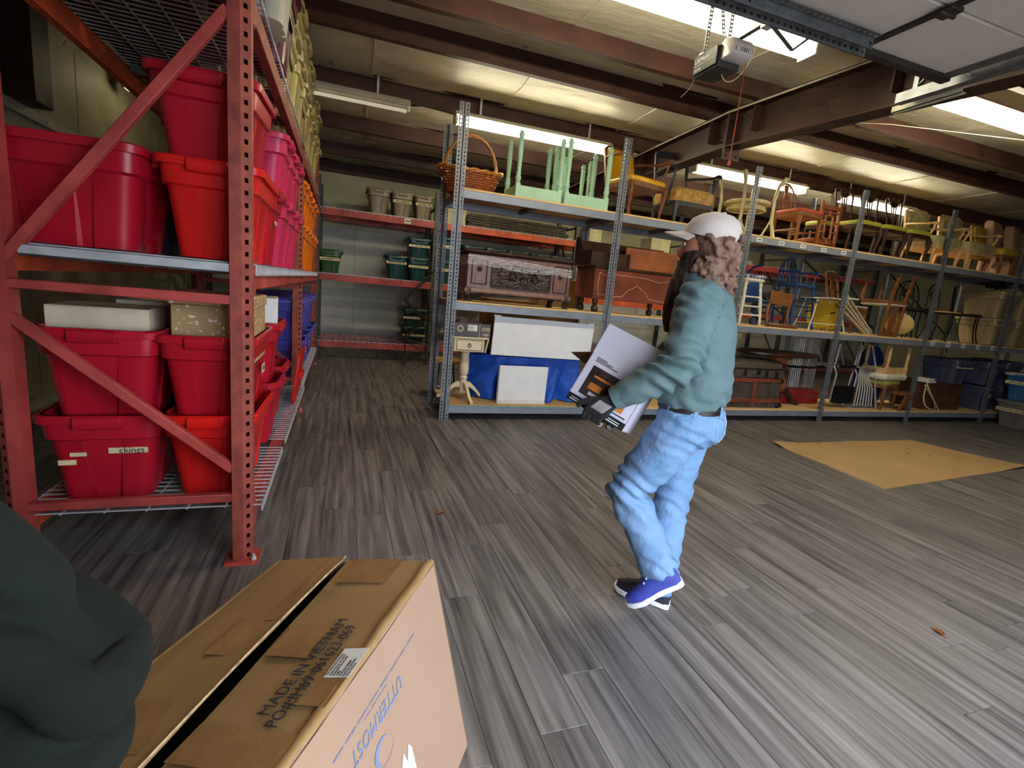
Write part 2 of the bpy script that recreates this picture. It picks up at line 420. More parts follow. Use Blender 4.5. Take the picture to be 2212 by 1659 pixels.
# ---- fluorescent strip lights
def build_lights():
    on = emission('tube_on', 'fff2cf', TUBE_STRENGTH); off = emission('tube_dim', 'fff0cc', .35); fill = emission('tube_fill', 'ffeec0', 9.)  # the weaker third glow serves only the added lamp by the left wall
    def fixture(x0, x1, y, lit, label, tubes=2):
        t = thing('strip_light', label, 'light', ((x0+x1)/2, y, 3.30), group='fluorescent strip lights'); L = x1-x0; h = L/2
        b = MB(); b.prism([(-.075, .035), (.075, .035), (.11, .055), (.045, .11), (-.045, .11), (-.11, .055)], -h, h, 'yz'); b.build('housing', 'fixture', t)
        for s in (-1, 1):
            e = MB(); e.b2((s*h-s*.0, -.08, -.03), (s*h-s*.03, .08, .04)); e.build('end_cap', 'fixture', t, bev=.004)
        ys = (-.05, .05) if tubes == 2 else (0,)
        for yy in ys:
            tb = MB(); tb.tube([(-h+.035, yy, 0), (h-.035, yy, 0)], .019, 10); tb.build('tube', fill if lit == 2 else (on if lit else off), t)
        for s in (-.7, .7):
            g = MB(); g.b2((s*h-.012, -.004, .10), (s*h+.012, .004, zc(y)-3.31)); g.build('hanger', 'zinc', t)
    fixture(.72, 3.18, 3.17, True, 'long bright strip light above the door opener')
    fixture(-2.45, -.75, 7.4, 2, 'added strip light behind the red rack, there to brighten the left wall', 1)  # added lamp with no known source, lifts the dark left wall
    fixture(4.62, 7.06, 3.22, True, 'bright strip light at the right edge beyond the main beam')
    fixture(-1.70, .66, 6.24, False, 'unlit strip light above the stacked tan totes', 1)
    fixture(1.18, 3.24, 6.24, True, 'bright strip light behind the green table legs')
    fixture(4.56, 6.62, 6.24, True, 'bright strip light behind the cream rattan stand')
    fixture(7.30, 9.08, 6.24, True, 'bright strip light behind the carved back chairs')
    c = MB(); c.tube([(.66, 6.3, 3.36), (.8, 6.32, 3.40), (1.18, 6.3, 3.38)], .009, 6)
    tag(c.build('light_cable', 'wall_trim'), 'pale conduit joining the unlit strip light to its lit neighbour', 'cable')
    c = MB(); c.tube([(3.96, 3.9, 3.2), (4.7, 3.6, 3.22), (6.5, 3.3, 3.3)], .003, 6)
    tag(c.build('ceiling_wire', 'wall_trim'), 'thin pale wire strung from the main beam to the right strip light', 'wire')
build_lights()

# ---- door opener
def build_opener():
    t = thing('door_opener', 'grey and black door opener motor hanging from the roof by perforated straps', 'door opener', (2.055, 2.72, 2.765)); t.scale = (.68, .68, .68)
    b = MB(); b.prism([(-.16, .0), (.15, .0), (.15, .05), (.16, .16), (-.16, .17)], -.12, .10, 'yz'); b.build('motor_case', 'dark_steel', t, bev=.012, seg=2)
    lens = MB(); rings = []
    for y, w_, z0, z1 in ((-.14, .12, .055, .20), (-.17, .118, .05, .215), (-.24, .112, .055, .20), (-.285, .095, .07, .17), (-.30, .07, .085, .15)):
        rings.append([V((x+.02, y, z)) for x, z in ((-w_, z0), (w_, z0), (w_, z1-.03), (w_*.85, z1), (-w_*.85, z1), (-w_, z1-.03))])
    lens.loft(rings); ln = lens.build('light_lens', mat('lens', 'c9c1bd', .3, 0, .04), t, bev=.008)
    v = MB()
    for i in range(9): v.box((-.065+i*.02, -.299+abs(i-4)*.002, .098), (.006, .012, .03), (.1, 0, .25))
    v.build('vent_slot', 'dark_steel', ln)
    p = MB(); p.b2((-.135, -.15, .02), (-.121, .15, .165)); pn = p.build('side_panel', mat('opener_green', '2c332a', .5), t, bev=.004)
    text('LiftMaster', .052, 'white', pn, frame_m((-.1365, .13, .118), (0, -1, .02), (0, 0, 1)))
    text('1/2 HP', .03, 'white', pn, frame_m((-.1365, .13, .045), (0, -1, .02), (0, 0, 1)))
    ul = MB(); ul.b2((-.1365, -.12, .082), (-.1355, .13, .086)); ul.build('underline', 'white', pn)
    # rail towards the door wall, bracket, arm
    r = MB(); r.b2((-.01, -3.1, .20), (.035, .05, .245)); r.build('rail', 'zinc_dark', t, bev=.004)
    k = MB(); k.b2((-.025, -.62, .165), (.05, -.48, .20)); k.build('trolley', 'zinc', t, bev=.004)
    a = MB(); a.bar((.03, -.55, .17), (.40, -.40, .14), .03, .012); a.bar((.40, -.40, .14), (.52, -.50, .26), .03, .012); a.build('door_arm', 'zinc_dark', t, bev=.002)
    def strap(p, q):
        p = V(p); q = V(q); mb = MB(); d = (q-p); L = d.length; d.normalize(); s = d.cross(V((0, 1, 0))).normalized(); n = int(L/.032); wd, h = .036, .008
        for i in range(n):
            for u0, u1, v0, v1 in ((0, .5-.22, -1, 1), (.5+.22, 1, -1, 1), (.28, .72, -1, -.4), (.28, .72, .4, 1)):
                mb.add([p+d*(i+u)*L/n+s*v*wd/2+V((0, e, 0)) for e in (0, .003) for u, v in ((u0, v0), (u1, v0), (u1, v1), (u0, v1))], [(0, 1, 2, 3), (7, 6, 5, 4), (0, 4, 5, 1), (1, 5, 6, 2), (2, 6, 7, 3), (3, 7, 4, 0)])
        mb.build('strap', 'zinc', t, fix=False)
    zt = (zc(2.8)-2.765-.2)/.68
    strap((-.10, .06, .17), (-.04, .12, zt+.02)); strap((.12, .06, .17), (-.03, .11, zt+.0)); strap((.10, .02, .17), (.16, .10, zt+.02))
    br = MB(); br.b2((-.14, .03, .16), (.13, .09, .178)); br.build('bracket', 'zinc', t, bev=.002)
    c = MB(); c.tube([(.13, -.2, .16), (.128, -.2, -.4), (.125, -.2, -.72)], .004, 6); cd = c.build('release_cord', mat('cord_red', 'b0432e', .6), t)
    h = MB(); h.lathe([(.004, 0), (.012, .006), (.014, .03), (.005, .045)], (.125, -.2, -.76), 8); h.build('cord_handle', 'cord_red', cd)
    w_ = MB(); w_.tube(bez((.02, -.05, .0), (.1, -.02, -.10), (.22, -.1, -.02), (.24, -.16, .22), 14), .004, 6); w_.build('wire', mat('wire_cream', 'd9cf9c', .5), t)
    w_ = MB(); w_.tube(bez((-.12, .14, .0), (-.10, .16, -.06), (-.13, .2, -.08), (-.16, .24, -.13), 8), .0025, 6); w_.build('wire', mat('wire_pink', 'b08a7c', .5), t)
build_opener()
# ================================================================== racks and shelving
def upright_mesh(name, h, wx, wy, face, m, pitch=.051, hole=.0085, hz=.011):
    """open channel whose one face (normal +x or -x or -y) is punched with a row of holes"""
    mb = MB(); t = .003
    # local: x 0..wx, y 0..wy, z 0..h ; punched face at x=wx (face '+x') or y=0 ('-y')
    n = int(h/pitch)
    def P(u, v):
        return V((wx, u, v)) if face == '+x' else (V((0, u, v)) if face == '-x' else V((u, 0, v)))
    W = wy if face in ('+x', '-x') else wx
    for i in range(n+1):
        z0 = i*pitch; z1 = min(z0+pitch, h)
        if z1-z0 < pitch*.9:
            mb.add([P(0, z0), P(W, z0), P(W, z1), P(0, z1)], [(0, 1, 2, 3)]); continue
        c = (z0+z1)/2; u = W/2
        for u0, u1, v0, v1 in ((0, u-hole, z0, z1), (u+hole, W, z0, z1), (u-hole, u+hole, z0, c-hz), (u-hole, u+hole, c+hz, z1)):
            mb.add([P(u0, v0), P(u1, v0), P(u1, v1), P(u0, v1)], [(0, 1, 2, 3)])
    if face == '+x' or face == '-x':
        x0, x1 = (0, wx)
        mb.b2((x0, 0, 0), (x1, t, h)); mb.b2((x0, wy-t, 0), (x1, wy, h))
        xb = 0 if face == '+x' else wx
        mb.b2((min(xb, xb+(t if xb == 0 else -t)), t, 0), (max(xb, xb+(t if xb == 0 else -t)), wy*.3, h)); mb.b2((min(xb, xb+(t if xb == 0 else -t)), wy*.7, 0), (max(xb, xb+(t if xb == 0 else -t)), wy-t, h))
    else:
        mb.b2((0, 0, 0), (t, wy, h)); mb.b2((wx-t, 0, 0), (wx, wy, h))
    return mb.mesh(name, m, fix=False)

def upright_mesh2(name, h, m, sx):
    """near-column section: plain side, angled punched face towards the aisle; sx=1 opens to +x"""
    mb = MB(); pitch = .051; hole, hz = .0085, .010; n = int(h/pitch)
    A, B = V((.047, 0, 0)), V((.083, .030, 0))
    def X(p): return V((p.x if sx > 0 else .083-p.x, p.y, p.z))
    def P(u, v): p = A.lerp(B, u); return X(V((p.x, p.y, v)))
    for i in range(n+1):
        z0 = i*pitch; z1 = min(z0+pitch, h)
        if z1-z0 < pitch*.9: mb.add([P(0, z0), P(1, z0), P(1, z1), P(0, z1)], [(0, 1, 2, 3)]); continue
        c = (z0+z1)/2; a, b = .5-hole/.047, .5+hole/.047
        for u0, u1, v0, v1 in ((0, a, z0, z1), (b, 1, z0, z1), (a, b, z0, c-hz), (a, b, c+hz, z1)): mb.add([P(u0, v0), P(u1, v0), P(u1, v1), P(u0, v1)], [(0, 1, 2, 3)])
    out = [V((.047, 0, 0)), V((0, 0, 0)), V((0, .078, 0)), V((.083, .078, 0)), V((.083, .03, 0))]
    for p, q in zip(out, out[1:]): mb.add([X(p), X(q), X(q+V((0, 0, h))), X(p+V((0, 0, h)))], [(0, 1, 2, 3)])
    mb.add([X(p+V((0, 0, h))) for p in out], [(0, 1, 2, 3, 4)])
    return mb.mesh(name, m, fix=False, angle=20)

def wire_deck(parent, x0, x1, y0, y1, z, along, lip=None, pitch=.052):
    """welded wire deck; 'along' is the axis the close-set wires run; lip: turned down edge on the +x side"""
    mb = MB()
    def wire(p, q, r=.0028): mb.bar(p, q, r*2, r*2)
    if along == 'x':
        n = int((y1-y0)/pitch)
        for i in range(n+1):
            y = y0+(y1-y0)*i/n; wire((x0, y, z), (x1, y, z))
            if lip: wire((x1, y, z+.003), (x1, y, z-lip))
        m_ = 6
        for k in range(m_+1): x = x0+(x1-x0)*k/m_; wire((x, y0, z-.006), (x, y1, z-.006), .0034)
        if lip: wire((x1, y0, z-lip), (x1, y1, z-lip), .0034)
    else:
        n = int((x1-x0)/pitch)
        for i in range(n+1):
            x = x0+(x1-x0)*i/n; wire((x, y0, z), (x, y1, z))
            if lip: wire((x, y0, z+.003), (x, y0, z-lip))
        for k in range(5): y = y0+(y1-y0)*k/4; wire((x0, y, z-.006), (x1, y, z-.006), .0034)
    return tag(mb.build('wire_deck', 'zinc', parent, fix=False), kind='stuff')

def left_rack():
    t = thing('pallet_rack', 'tall red steel pallet rack on the left loaded with red, pink and orange totes', 'rack', (0, 0, 0))
    xa, xb = -.465, -1.31; H = 3.36; ys = [2.47, 5.36, 8.25]
    up = upright_mesh2('upright', H, 'rack_worn', 1); up2 = upright_mesh2('upright', H, 'rack_red', -1)
    for k, y in enumerate(ys):
        u = put('upright', up, t, loc=(xa, y, 0)); u2 = put('upright', up2, t, loc=(xb, y, 0))
        for uu, x in ((u, .04), (u2, .04)):
            f = MB(); f.b2((-.035, -.04, 0), (.115, .105, .007)); fp = f.build('foot_plate', 'rack_red', uu, bev=.001)
            bt = MB(); bt.lathe([(.012, 0), (.012, .012), (.006, .016), (.006, .03)], (.09, .0, .007), 6); bt.build('bolt', 'zinc', uu)
        # bracing of each end frame
        yc = y+.02
        for a, b in (((xb+.078, .322), (xa+.002, .328)), ((xb+.078, 1.255), (xa+.002, 1.252)), ((xb+.078, 2.46), (xa+.002, 2.46)), ((xb+.078, 3.2), (xa+.002, 3.2))):
            m_ = MB(); m_.bar((a[0], yc, a[1]), (b[0], yc, b[1]), .036, .040); m_.build('brace', 'rack_red', t, bev=.004)
        for a, b in (((xb+.07, 1.345), (xa+.002, 2.40)), ((xb+.07, 1.13), (xa+.004, .465)), ((xb+.07, 3.15), (xa+.002, 2.52))):
            m_ = MB(); m_.bar((a[0], yc, a[1]), (b[0], yc, b[1]), .034, .042); m_.build('brace', 'rack_red', t, bev=.004)
    for i in range(2):
        y0, y1 = ys[i]+.08, ys[i+1]
        for z1, h in ((.262, .095), (1.405, .105), (2.545, .125)):
            for x, m_ in ((-.435, 'rack_worn' if z1 > 2 else 'rack_red'), (-1.315, 'rack_orange' if i == 0 else 'rack_red')):
                b = MB(); b.b2((x, y0, z1-h), (x+.05, y1, z1-.03)); b.b2((x+(.0 if x < -1 else .0), y0, z1-.03), (x+.03, y1, z1))
                bm_ = b.build('beam', m_, t, bev=.003)
                for yy in (y0, y1-.05):
                    c = MB(); c.b2((x+.046, yy, z1-h-.03), (x+.054, yy+.05, z1+.02)); c.build('end_connector', m_, bm_, bev=.002)
            # channels carrying the decks
            n = 3
            for k in range(n):
                yy = y0+.12+(y1-y0-.24)*k/(n-1)
                s = MB(); s.b2((-1.27, yy-.025, z1-.045), (-.44, yy+.025, z1-.0)); s.build('deck_support', 'zinc_dark', t, bev=.003)
            if i == 0 and z1 < .5:
                wire_deck(t, -1.30, -.345, y0-.03, y0+.84, z1+.008, 'x', .03); wire_deck(t, -1.30, -.345, y0+1.02, y1-.02, z1+.008, 'x', .03)
            else: wire_deck(t, -1.30, -.372, y0, y1, z1+.008, 'x', .045 if z1 < 2 else .02)
    s = MB(); s.b2((-1.19, 2.475, 1.372), (-.468, 2.50, 1.408)); s.b2((-1.19, 2.475, 1.404), (-.468, 2.56, 1.408)); s.build('front_support', 'zinc', t, bev=.003)
left_rack()

def back_rack():
    t = thing('pallet_rack', 'low-lit red pallet rack running along the whole back wall', 'rack', (0, 0, 0))
    yf, yr = 8.92, 9.90; H = 2.95; xs = [-2.2, -.45, 1.46, 4.15, 6.85, 9.55, 12.25]
    up = upright_mesh('upright', H, .075, .07, '-y', 'rack_back_post')
    for k, x in enumerate(xs):
        for y in (yf, yr-.07):
            u = put('upright', up, t, loc=(x, y, 0)); f = MB(); f.b2((-.02, -.03, 0), (.1, .1, .008)); f.build('foot_plate', 'rack_red', u)
        for z in (.4, 1.6, 2.7): b = MB(); b.bar((x+.035, yf+.06, z), (x+.035, yr-.06, z), .03, .03); b.build('brace', 'rack_back_post', t)
        for za, zb in ((.45, 1.55), (1.65, 2.65)): b = MB(); b.bar((x+.035, yf+.06, za), (x+.035, yr-.06, zb), .03, .03); b.build('brace', 'rack_back_post', t)
    for i in range(len(xs)-1):
        x0, x1 = xs[i]+.075, xs[i+1]
        for z in (.315, 1.425, 2.465):
            if z < 1 and i == 0: continue
            for y in (yf, yr-.05):
                b = MB(); b.b2((x0, y, z-.115), (x1, y+.045, z)); b.build('beam', 'rack_orange' if i in (2, 3) and z > 1 else 'rack_red', t, bev=.004)
            wire_deck(t, x0, x1, yf-.004, yr, z+.006, 'y', .03, .09)
    p = MB(); p.b2((.95, yf-.004, 2.37), (1.06, yf-.001, 2.45)); pl = p.build('shelf_placard', 'paper', t)
    q = MB()
    for k in range(5): q.b2((.965+k*.018, yf-.0055, 2.39+.006*(k % 2)), (.976+k*.018, yf-.004, 2.43))
    q.build('print', 'ink', pl)
back_rack()

# ---- grey boltless shelving, five bays and the start of a sixth
GX = [1.045, 2.83, 4.615, 6.40, 8.19, 9.98, 11.77]
GY0, GY1 = 5.03, 5.80
GZ = (.155, 1.245, 2.338)
DECK = (.172, 1.262, 2.356)
def gray_shelves():
    H = 3.12; t = .002; wd = .046; pitch = .038
    def post(name):
        mb = MB(); n = int(H/pitch)
        for i in range(n+1):
            z0 = i*pitch; z1 = min(H, z0+pitch)
            if z1-z0 < pitch*.95: mb.add([V((0, 0, z0)), V((wd, 0, z0)), V((wd, 0, z1)), V((0, 0, z1))], [(0, 1, 2, 3)]); continue
            c = (z0+z1)/2; u = wd*.55; hw, hh = .0065, .012
            for u0, u1, v0, v1 in ((0, u-hw, z0, z1), (u+hw, wd, z0, z1), (u-hw, u+hw, z0, c-hh), (u-hw*.5, u+hw*.5, c+hh*.4, c+hh), (u-hw, u+hw, c+hh, z1)):
                mb.add([V((u0, 0, v0)), V((u1, 0, v0)), V((u1, 0, v1)), V((u0, 0, v1))], [(0, 1, 2, 3)])
        mb.b2((0, 0, 0), (t, .045, H)); mb.b2((0, .0005, 0), (wd, .0025, .0))
        return mb.mesh(name, 'shelf_gray2', fix=False)
    pm = post('post')
    # mirrored copy for right hand posts
    pm2 = pm.copy(); pm2.transform(Matrix.Scale(-1, 4, (1, 0, 0))); pm2.flip_normals()
    labels = ['grey boltless shelving bay holding the wicker basket and carved chest', 'grey boltless shelving bay behind the walking person',
              'grey boltless shelving bay holding the blue chair and steamer trunk', 'grey boltless shelving bay with chrome chairs at its foot',
              'grey boltless shelving bay with navy totes and iron chairs', 'grey boltless shelving bay cut off by the right photo edge']
    for i in range(6):
        u = thing('shelving_unit', labels[i], 'shelving', (0, 0, 0), group='grey boltless shelving bays')
        x0, x1 = GX[i]+.004, GX[i+1]-.004
        for x, me in ((x0, pm), (x1, pm2)):
            put('post', me, u, loc=(x, GY0, 0))
            o = put('post', me, u, loc=(x, GY1, 0)); o.scale.y = -1
        if i == 0:
            put('post', pm2, u, loc=(x0-.009, GY0, 0)); o = put('post', pm2, u, loc=(x0-.009, GY1, 0)); o.scale.y = -1
        for k, z in enumerate(GZ):
            for y0, y1 in ((GY0+.004, GY0+.034), (GY1-.034, GY1-.004)):
                b = MB(); b.b2((x0+.01, y0, z-.078), (x1-.01, y1, z)); b.build('beam', 'shelf_gray', u, bev=.004)
            for x in (x0+.006, x1-.036):
                b = MB(); b.b2((x, GY0+.034, z-.06), (x+.03, GY1-.034, z)); b.build('side_beam', 'shelf_gray2', u, bev=.003)
            xm = (x0+x1)/2
            b = MB(); b.b2((xm-.02, GY0+.034, z-.05), (xm+.02, GY1-.034, z-.001)); b.build('centre_support', 'shelf_gray2', u, bev=.003)
            d = MB(); d.b2((x0+.006, GY0+.004, z), (x1-.006, GY1-.004, DECK[k])); d.build('deck', 'osb' if (k == 0 and i == 0) else 'chipboard', u)
            if k == 0 and i == 0: e = MB(); e.b2((x0+.05, GY0+.002, z-.002), (x1-.05, GY0+.0045, z+.006)); e.build('edge_paint', mat('edge_teal', '3f9a96', .6), u)
        # slanting back braces
        b = MB(); b.bar((x0+.03, GY1+.004, 2.25), (x1-.03, GY1+.004, 1.35), .03, .004, (0, 1, 0)) if i in (2, 3, 4) else None
        if i in (2, 3, 4): b.build('back_brace', 'dark_steel', u)
        tags = {2: (2, 5, .05), 4: (1, 5, .05)}.get(i)
        if tags:
            k, n, s = tags
            for j in range(n):
                x = x0+.18+(x1-x0-.36)*j/(n-1)
                p = MB(); p.b2((x-.045, GY0+.0022, GZ[k]-.055), (x+.045, GY0+.0038, GZ[k]-.012) if i == 2 else (x+.045, GY0+.0038, GZ[k]+.01)); pl = p.build('shelf_tag', 'paper', u)
                if i == 2:
                    q = MB()
                    for e in range(4): q.b2((x-.032+e*.017, GY0+.001, GZ[k]-.044), (x-.021+e*.017, GY0+.0021, GZ[k]-.024))
                    q.build('print', 'ink', pl)
                else:
                    q = MB(); q.b2((x-.03, GY0+.001, GZ[k]-.02), (x+.03, GY0+.0021, GZ[k]-.01)); q.b2((x-.03, GY0+.001, GZ[k]-.04), (x+.03, GY0+.0021, GZ[k]-.03)); q.build('print', 'ink', pl)
gray_shelves()
# ================================================================== storage totes
def tote_ring(L, W, r, z, groove):
    """rounded rectangle with shallow vertical grooves in its four sides"""
    out = []; g = groove
    def side(p, q, nrm, prof):
        p = V(p); q = V(q); n = V(nrm)
        for t, d in prof: out.append(V((*(p+(q-p)*t-n*d*g), z)))
    def corner(cx, cy, a0):
        for i in range(5): a = a0+i*PI/8; out.append(V((cx+r*math.cos(a), cy+r*math.sin(a), z)))
    longp = [(.16, 0), (.19, 1), (.27, 1), (.30, 0), (.70, 0), (.73, 1), (.81, 1), (.84, 0)]
    endp = [(.24, 0), (.30, 1), (.70, 1), (.76, 0)]
    corner(L/2-r, W/2-r, 0); side((L/2-r, W/2), (-L/2+r, W/2), (0, 1), longp)
    corner(-L/2+r, W/2-r, PI/2); side((-L/2, W/2-r), (-L/2, -W/2+r), (-1, 0), endp)
    corner(-L/2+r, -W/2+r, PI); side((-L/2+r, -W/2), (L/2-r, -W/2), (0, -1), longp)
    corner(L/2-r, -W/2+r, 1.5*PI); side((L/2, -W/2+r), (L/2, W/2-r), (1, 0), endp)
    return out
TM = {}
def tote_meshes(L, W, H):
    k = (L, W, H)
    if k in TM: return TM[k]
    R = []
    for z, s, g in ((0, -.075, .6), (.012, -.062, 1), (.70, -.030, 1), (.715, -.028, .0), (.735, -.014, 0), (.985, -.006, 0), (1., -.006, 0)):
        R.append(tote_ring(L+2*s, W+2*s, .06, z*H, .014*g))
    for z, s in ((1., -.016), (.72, -.030), (.05, -.075)): R.append(tote_ring(L+2*s, W+2*s, .055, z*H, 0))
    body = MB(); body.loft(R); bm_ = body.mesh('body', 'tote_red', angle=42)
    rim = MB(); rr = []
    for dz, s in ((-.034, -.008), (-.036, .010), (-.006, .013), (.0, .008), (.0, -.018), (-.012, -.018)): rr.append(tote_ring(L+2*s, W+2*s, .062, H+dz, 0))
    rim.loft(rr, closed=True, cap=False); rm = rim.mesh('rim', 'tote_red', angle=42)
    h = MB(); w_ = W*.38
    h.loft([[V((L/2-.008+x, y*w_/2, H+z)) for x, z in ((0, -.062), (.03, -.056), (.036, -.02), (.030, -.004), (0, -.004))] for y in (-1, -.9, .9, 1)])
    hm = h.mesh('handle', 'tote_red', bev=.003)
    lid = MB(); ll = []
    for z, s in ((-.028, .016), (-.004, .018), (.006, .012), (.006, -.02), (.016, -.035), (.016, -.2 if W > .45 else -.15)): ll.append(rrect(L+2*s, W+2*s, .065, H+z))
    lid.loft(ll); lm = lid.mesh('lid', 'tote_red', angle=42)
    TM[k] = (bm_, rm, hm, lm); return TM[k]
def tote(label, col, loc, rz=0., size=(.60, .42, .42), lid=None, tapes=(), group=None, tilt=None, name='storage_tote'):
    L, W, H = size; m = 'tote_'+col; b, r, h, l = tote_meshes(*size)
    t = thing(name, label, 'tote', loc, rz, group, rot=tilt)
    put('body', b, t, m)
    put('rim', r, t, m); put('handle', h, t, m); put('handle', h, t, m, rot=(0, 0, PI))
    if lid: put('lid', l, t, 'tote_'+lid)
    for side, zf, t0, t1, hh in tapes:            # strips of masking tape with marker scrawl
        s = -.014-.030*(1-zf)
        tp = MB(); pm = MB(); d = .0035
        if side in ('+x', '-x'):
            x = (L/2-.020-.042*(1-zf))*(1 if side == '+x' else -1); a, bb = -W/2+W*t0, -W/2+W*t1; e = math.copysign(1, x)
            x += e*.012
            tp.b2((x, a, zf*H-hh/2), (x+e*.002, bb, zf*H+hh/2))
            k = a+.03
            while k < bb-.04: pm.b2((x+e*.002, k, zf*H-hh*.22), (x+e*.003, k+.010+.01*random.random(), zf*H+hh*(.1+.2*random.random()))); k += .028
        else:
            y = (W/2-.016-.044*(1-zf))*(1 if side == '+y' else -1); e = math.copysign(1, y); a, bb = -L/2+L*t0, -L/2+L*t1; y += e*.014
            tp.b2((a, y, zf*H-hh/2), (bb, y+e*.002, zf*H+hh/2)); k = a+.03
            while k < bb-.04: pm.b2((k, y+e*.002, zf*H-hh*.22), (k+.010+.01*random.random(), y+e*.003, zf*H+hh*(.1+.2*random.random()))); k += .028
        to = tp.build('tape_label', 'tape', t)
        if pm.v: pm.build('scrawl', 'ink', to)
    return t
NEST = .045
def rack_totes():
    Q = PI/2
    S = (.64, .46, .42); z0, z1, z2 = .275, 1.418, 2.56
    # --- near bay, low shelf, two stacks facing the camera
    x, y = -1.025, 2.90
    lo = tote('dark red tote with torn tape, bottom of the stack beside the left upright', 'crimson', (x, y, z0), Q+.06, S)
    for p_, q_ in (((-.290, .06, .225), (-.287, .12, .243)), ((-.286, .10, .185), (-.282, .165, .208)), ((-.290, -.17, .235), (-.287, -.02, .262))):
        tt = MB(); tt.b2(p_, q_); tp = tt.build('torn_tape', 'tape', lo)
    text('ckings', .04, 'ink', tp, frame_m((-.2915, -.06, .249), (0, -1, 0), (0, 0, 1)))
    tote('dark red open tote holding the plain cream carton', 'crimson', (x+.01, y, z0+.42-NEST), Q+.03, (.64, .46, .43))
    b = MB(); b.b2((-.19, -.15, 0), (.19, .15, .17)); b.b2((.191, -.15, .0), (.192, .15, .17))
    cb = thing('cream_carton', 'worn plain cream carton sticking out of the dark red tote', 'box', (-1.04, 2.86, .99), .05)
    b.build('carton', mat('carton_cream', 'd8cab0', .7, 0, .12, 5), cb, bev=.003)
    lb = MB(); lb.lathe([(.022, 0), (.022, .0015)], (.09, -.1515, .035), 12, V((0, -1, 0))); lb.build('price_sticker', 'paper', cb)
    b = MB(); b.b2((-.19, -.152, .168), (.19, .152, .174)); b.build('lid', 'carton_cream', cb, bev=.002)
    b = MB(); b.b2((-.16, -.1, 0), (.16, .1, .2)); c2 = b.build('cream_carton', 'carton_cream', bev=.003); c2.location = (-.93, 3.16, .98); tag(c2, 'second cream carton behind the plain cream one in the left stack', 'box')
    x = -.585
    tote('bright red tote, bottom of the stack next to the near upright', 'brightred', (x, y, z0), Q-.02, (.62, .40, .42))
    tote('red tote holding the leaf patterned box', 'red', (x-.005, y, z0+.42-NEST), Q, (.62, .41, .42), tapes=(('-y', .5, .62, .78, .05),))
    p = thing('patterned_box', 'tan keepsake box with white leaf pattern standing in a red tote', 'box', (-.575, 2.87, .93))
    leaf = leafbox()
    b = MB(); b.b2((-.17, -.20, 0), (.17, .2, .275)); b.build('carton', leaf, p, bev=.004)
    b = MB(); b.b2((-.178, -.208, .275), (.178, .208, .33)); b.build('lid', leaf, p, bev=.004)
    b = MB(); b.b2((-.15, -.2025, .06), (-.09, -.2005, .10)); s = b.build('price_sticker', 'paper', p)
    b = MB(); b.b2((-.13, -.2035, .072), (-.118, -.2024, .094)); b.b2((-.112, -.2035, .072), (-.106, -.2024, .094)); b.build('print', 'ink', s)
    p = thing('white_carton', 'white box with a handwritten scrawl behind the patterned box', 'box', (-.60, 3.60, 1.07), .1)
    b = MB(); b.b2((-.2, -.19, 0), (.2, .19, .15)); b.build('carton', 'paper', p, bev=.003)
    b = MB(); pts = [(-.201+.0, -.1+k*.006, .08+.03*math.sin(k*1.3)+.01*math.sin(k*.5)) for k in range(30)]
    b.tube([(.203, -yy, z) for _, yy, z in pts], .0016, 5); b.tube([(-.08+k*.005, -.192, .08+.03*math.sin(k*1.3)) for k in range(30)], .0016, 5); b.build('scrawl', 'ink', p)
    # crimson pair further along, then a red lid on edge, then purple
    for k in range(2):
        tote(('crimson tote under another crimson tote, low shelf of the left rack', 'crimson tote on top of a crimson tote, holding the white box')[k], 'crimson', (-.68, 3.60, z0+k*(.42-NEST)), 0, (.60, .44, .42))
    tote('red tote on the low shelf deep beside the second upright', 'red', (-.70, 4.2, z0), 0, (.58, .42, .42))
    ld = MB(); ld.loft([[V((x_, p_.x, p_.y+.23)) for p_ in rrect(.60, .44, .06, 0)] for x_ in (0, .012, .022)]); lo = thing('tote_lid', 'red tote lid leaning on its edge by the second upright', 'lid', (-.39, 4.72, .285), rot=(0, .12, 0))
    ld.build('panel', 'tote_brightred', lo, bev=.003); hh = MB(); hh.b2((.02, -.09, .20), (.05, .09, .26)); hh.build('handle', 'tote_brightred', lo, bev=.004)
    for i in range(4):
        for k in range(2):
            wh = ['nearest', 'second', 'third', 'farthest'][i]
            tote('purple tote, %s column, %s row on the low shelf' % (wh, ('bottom', 'top')[k]), 'purple', (-.68, 5.72+i*.62, z0+k*(.41)), 0, (.62, .46, .43), lid='purple' if k else None,
                 tapes=(('+x', .55, .2, .6, .05),) if k == 0 else (), group='purple totes')
    # --- middle shelf
    tote('large red tote broadside behind the left end of the diagonal brace', 'crimson', (-1.13, 2.82, z1), -.08, (.68, .50, .43), tapes=(('-y', .66, .10, .28, .05),))
    tote('bright orange red tote under a tilted red tote', 'brightred', (-.565, 2.90, z1), Q, (.62, .41, .42))
    tote('dark red tote tilted on top of the orange red tote', 'crimson', (-.585, 2.92, z1+.42-NEST), Q, (.62, .42, .42), tilt=(0, -.07, Q))
    tote('navy tote standing in shadow between the two red ones', 'navy', (-.86, 3.25, z1), Q, (.5, .3, .40))
    tote('crimson tote with a torn white label, single, beside the pink ones', 'crimson', (-.66, 3.55, z1), 0, (.56, .42, .45), tapes=(('+x', .58, .3, .6, .025),))
    for i in range(3):
        for k in range(2):
            wh = ['nearest', 'middle', 'farthest'][i]
            tote('pink tote, %s column, %s row on the middle shelf' % (wh, ('bottom', 'top')[k]), 'pink', (-.67, 4.00+i*.46, z1+k*(.45-NEST)), 0, (.60, .44, .45), group='pink totes')
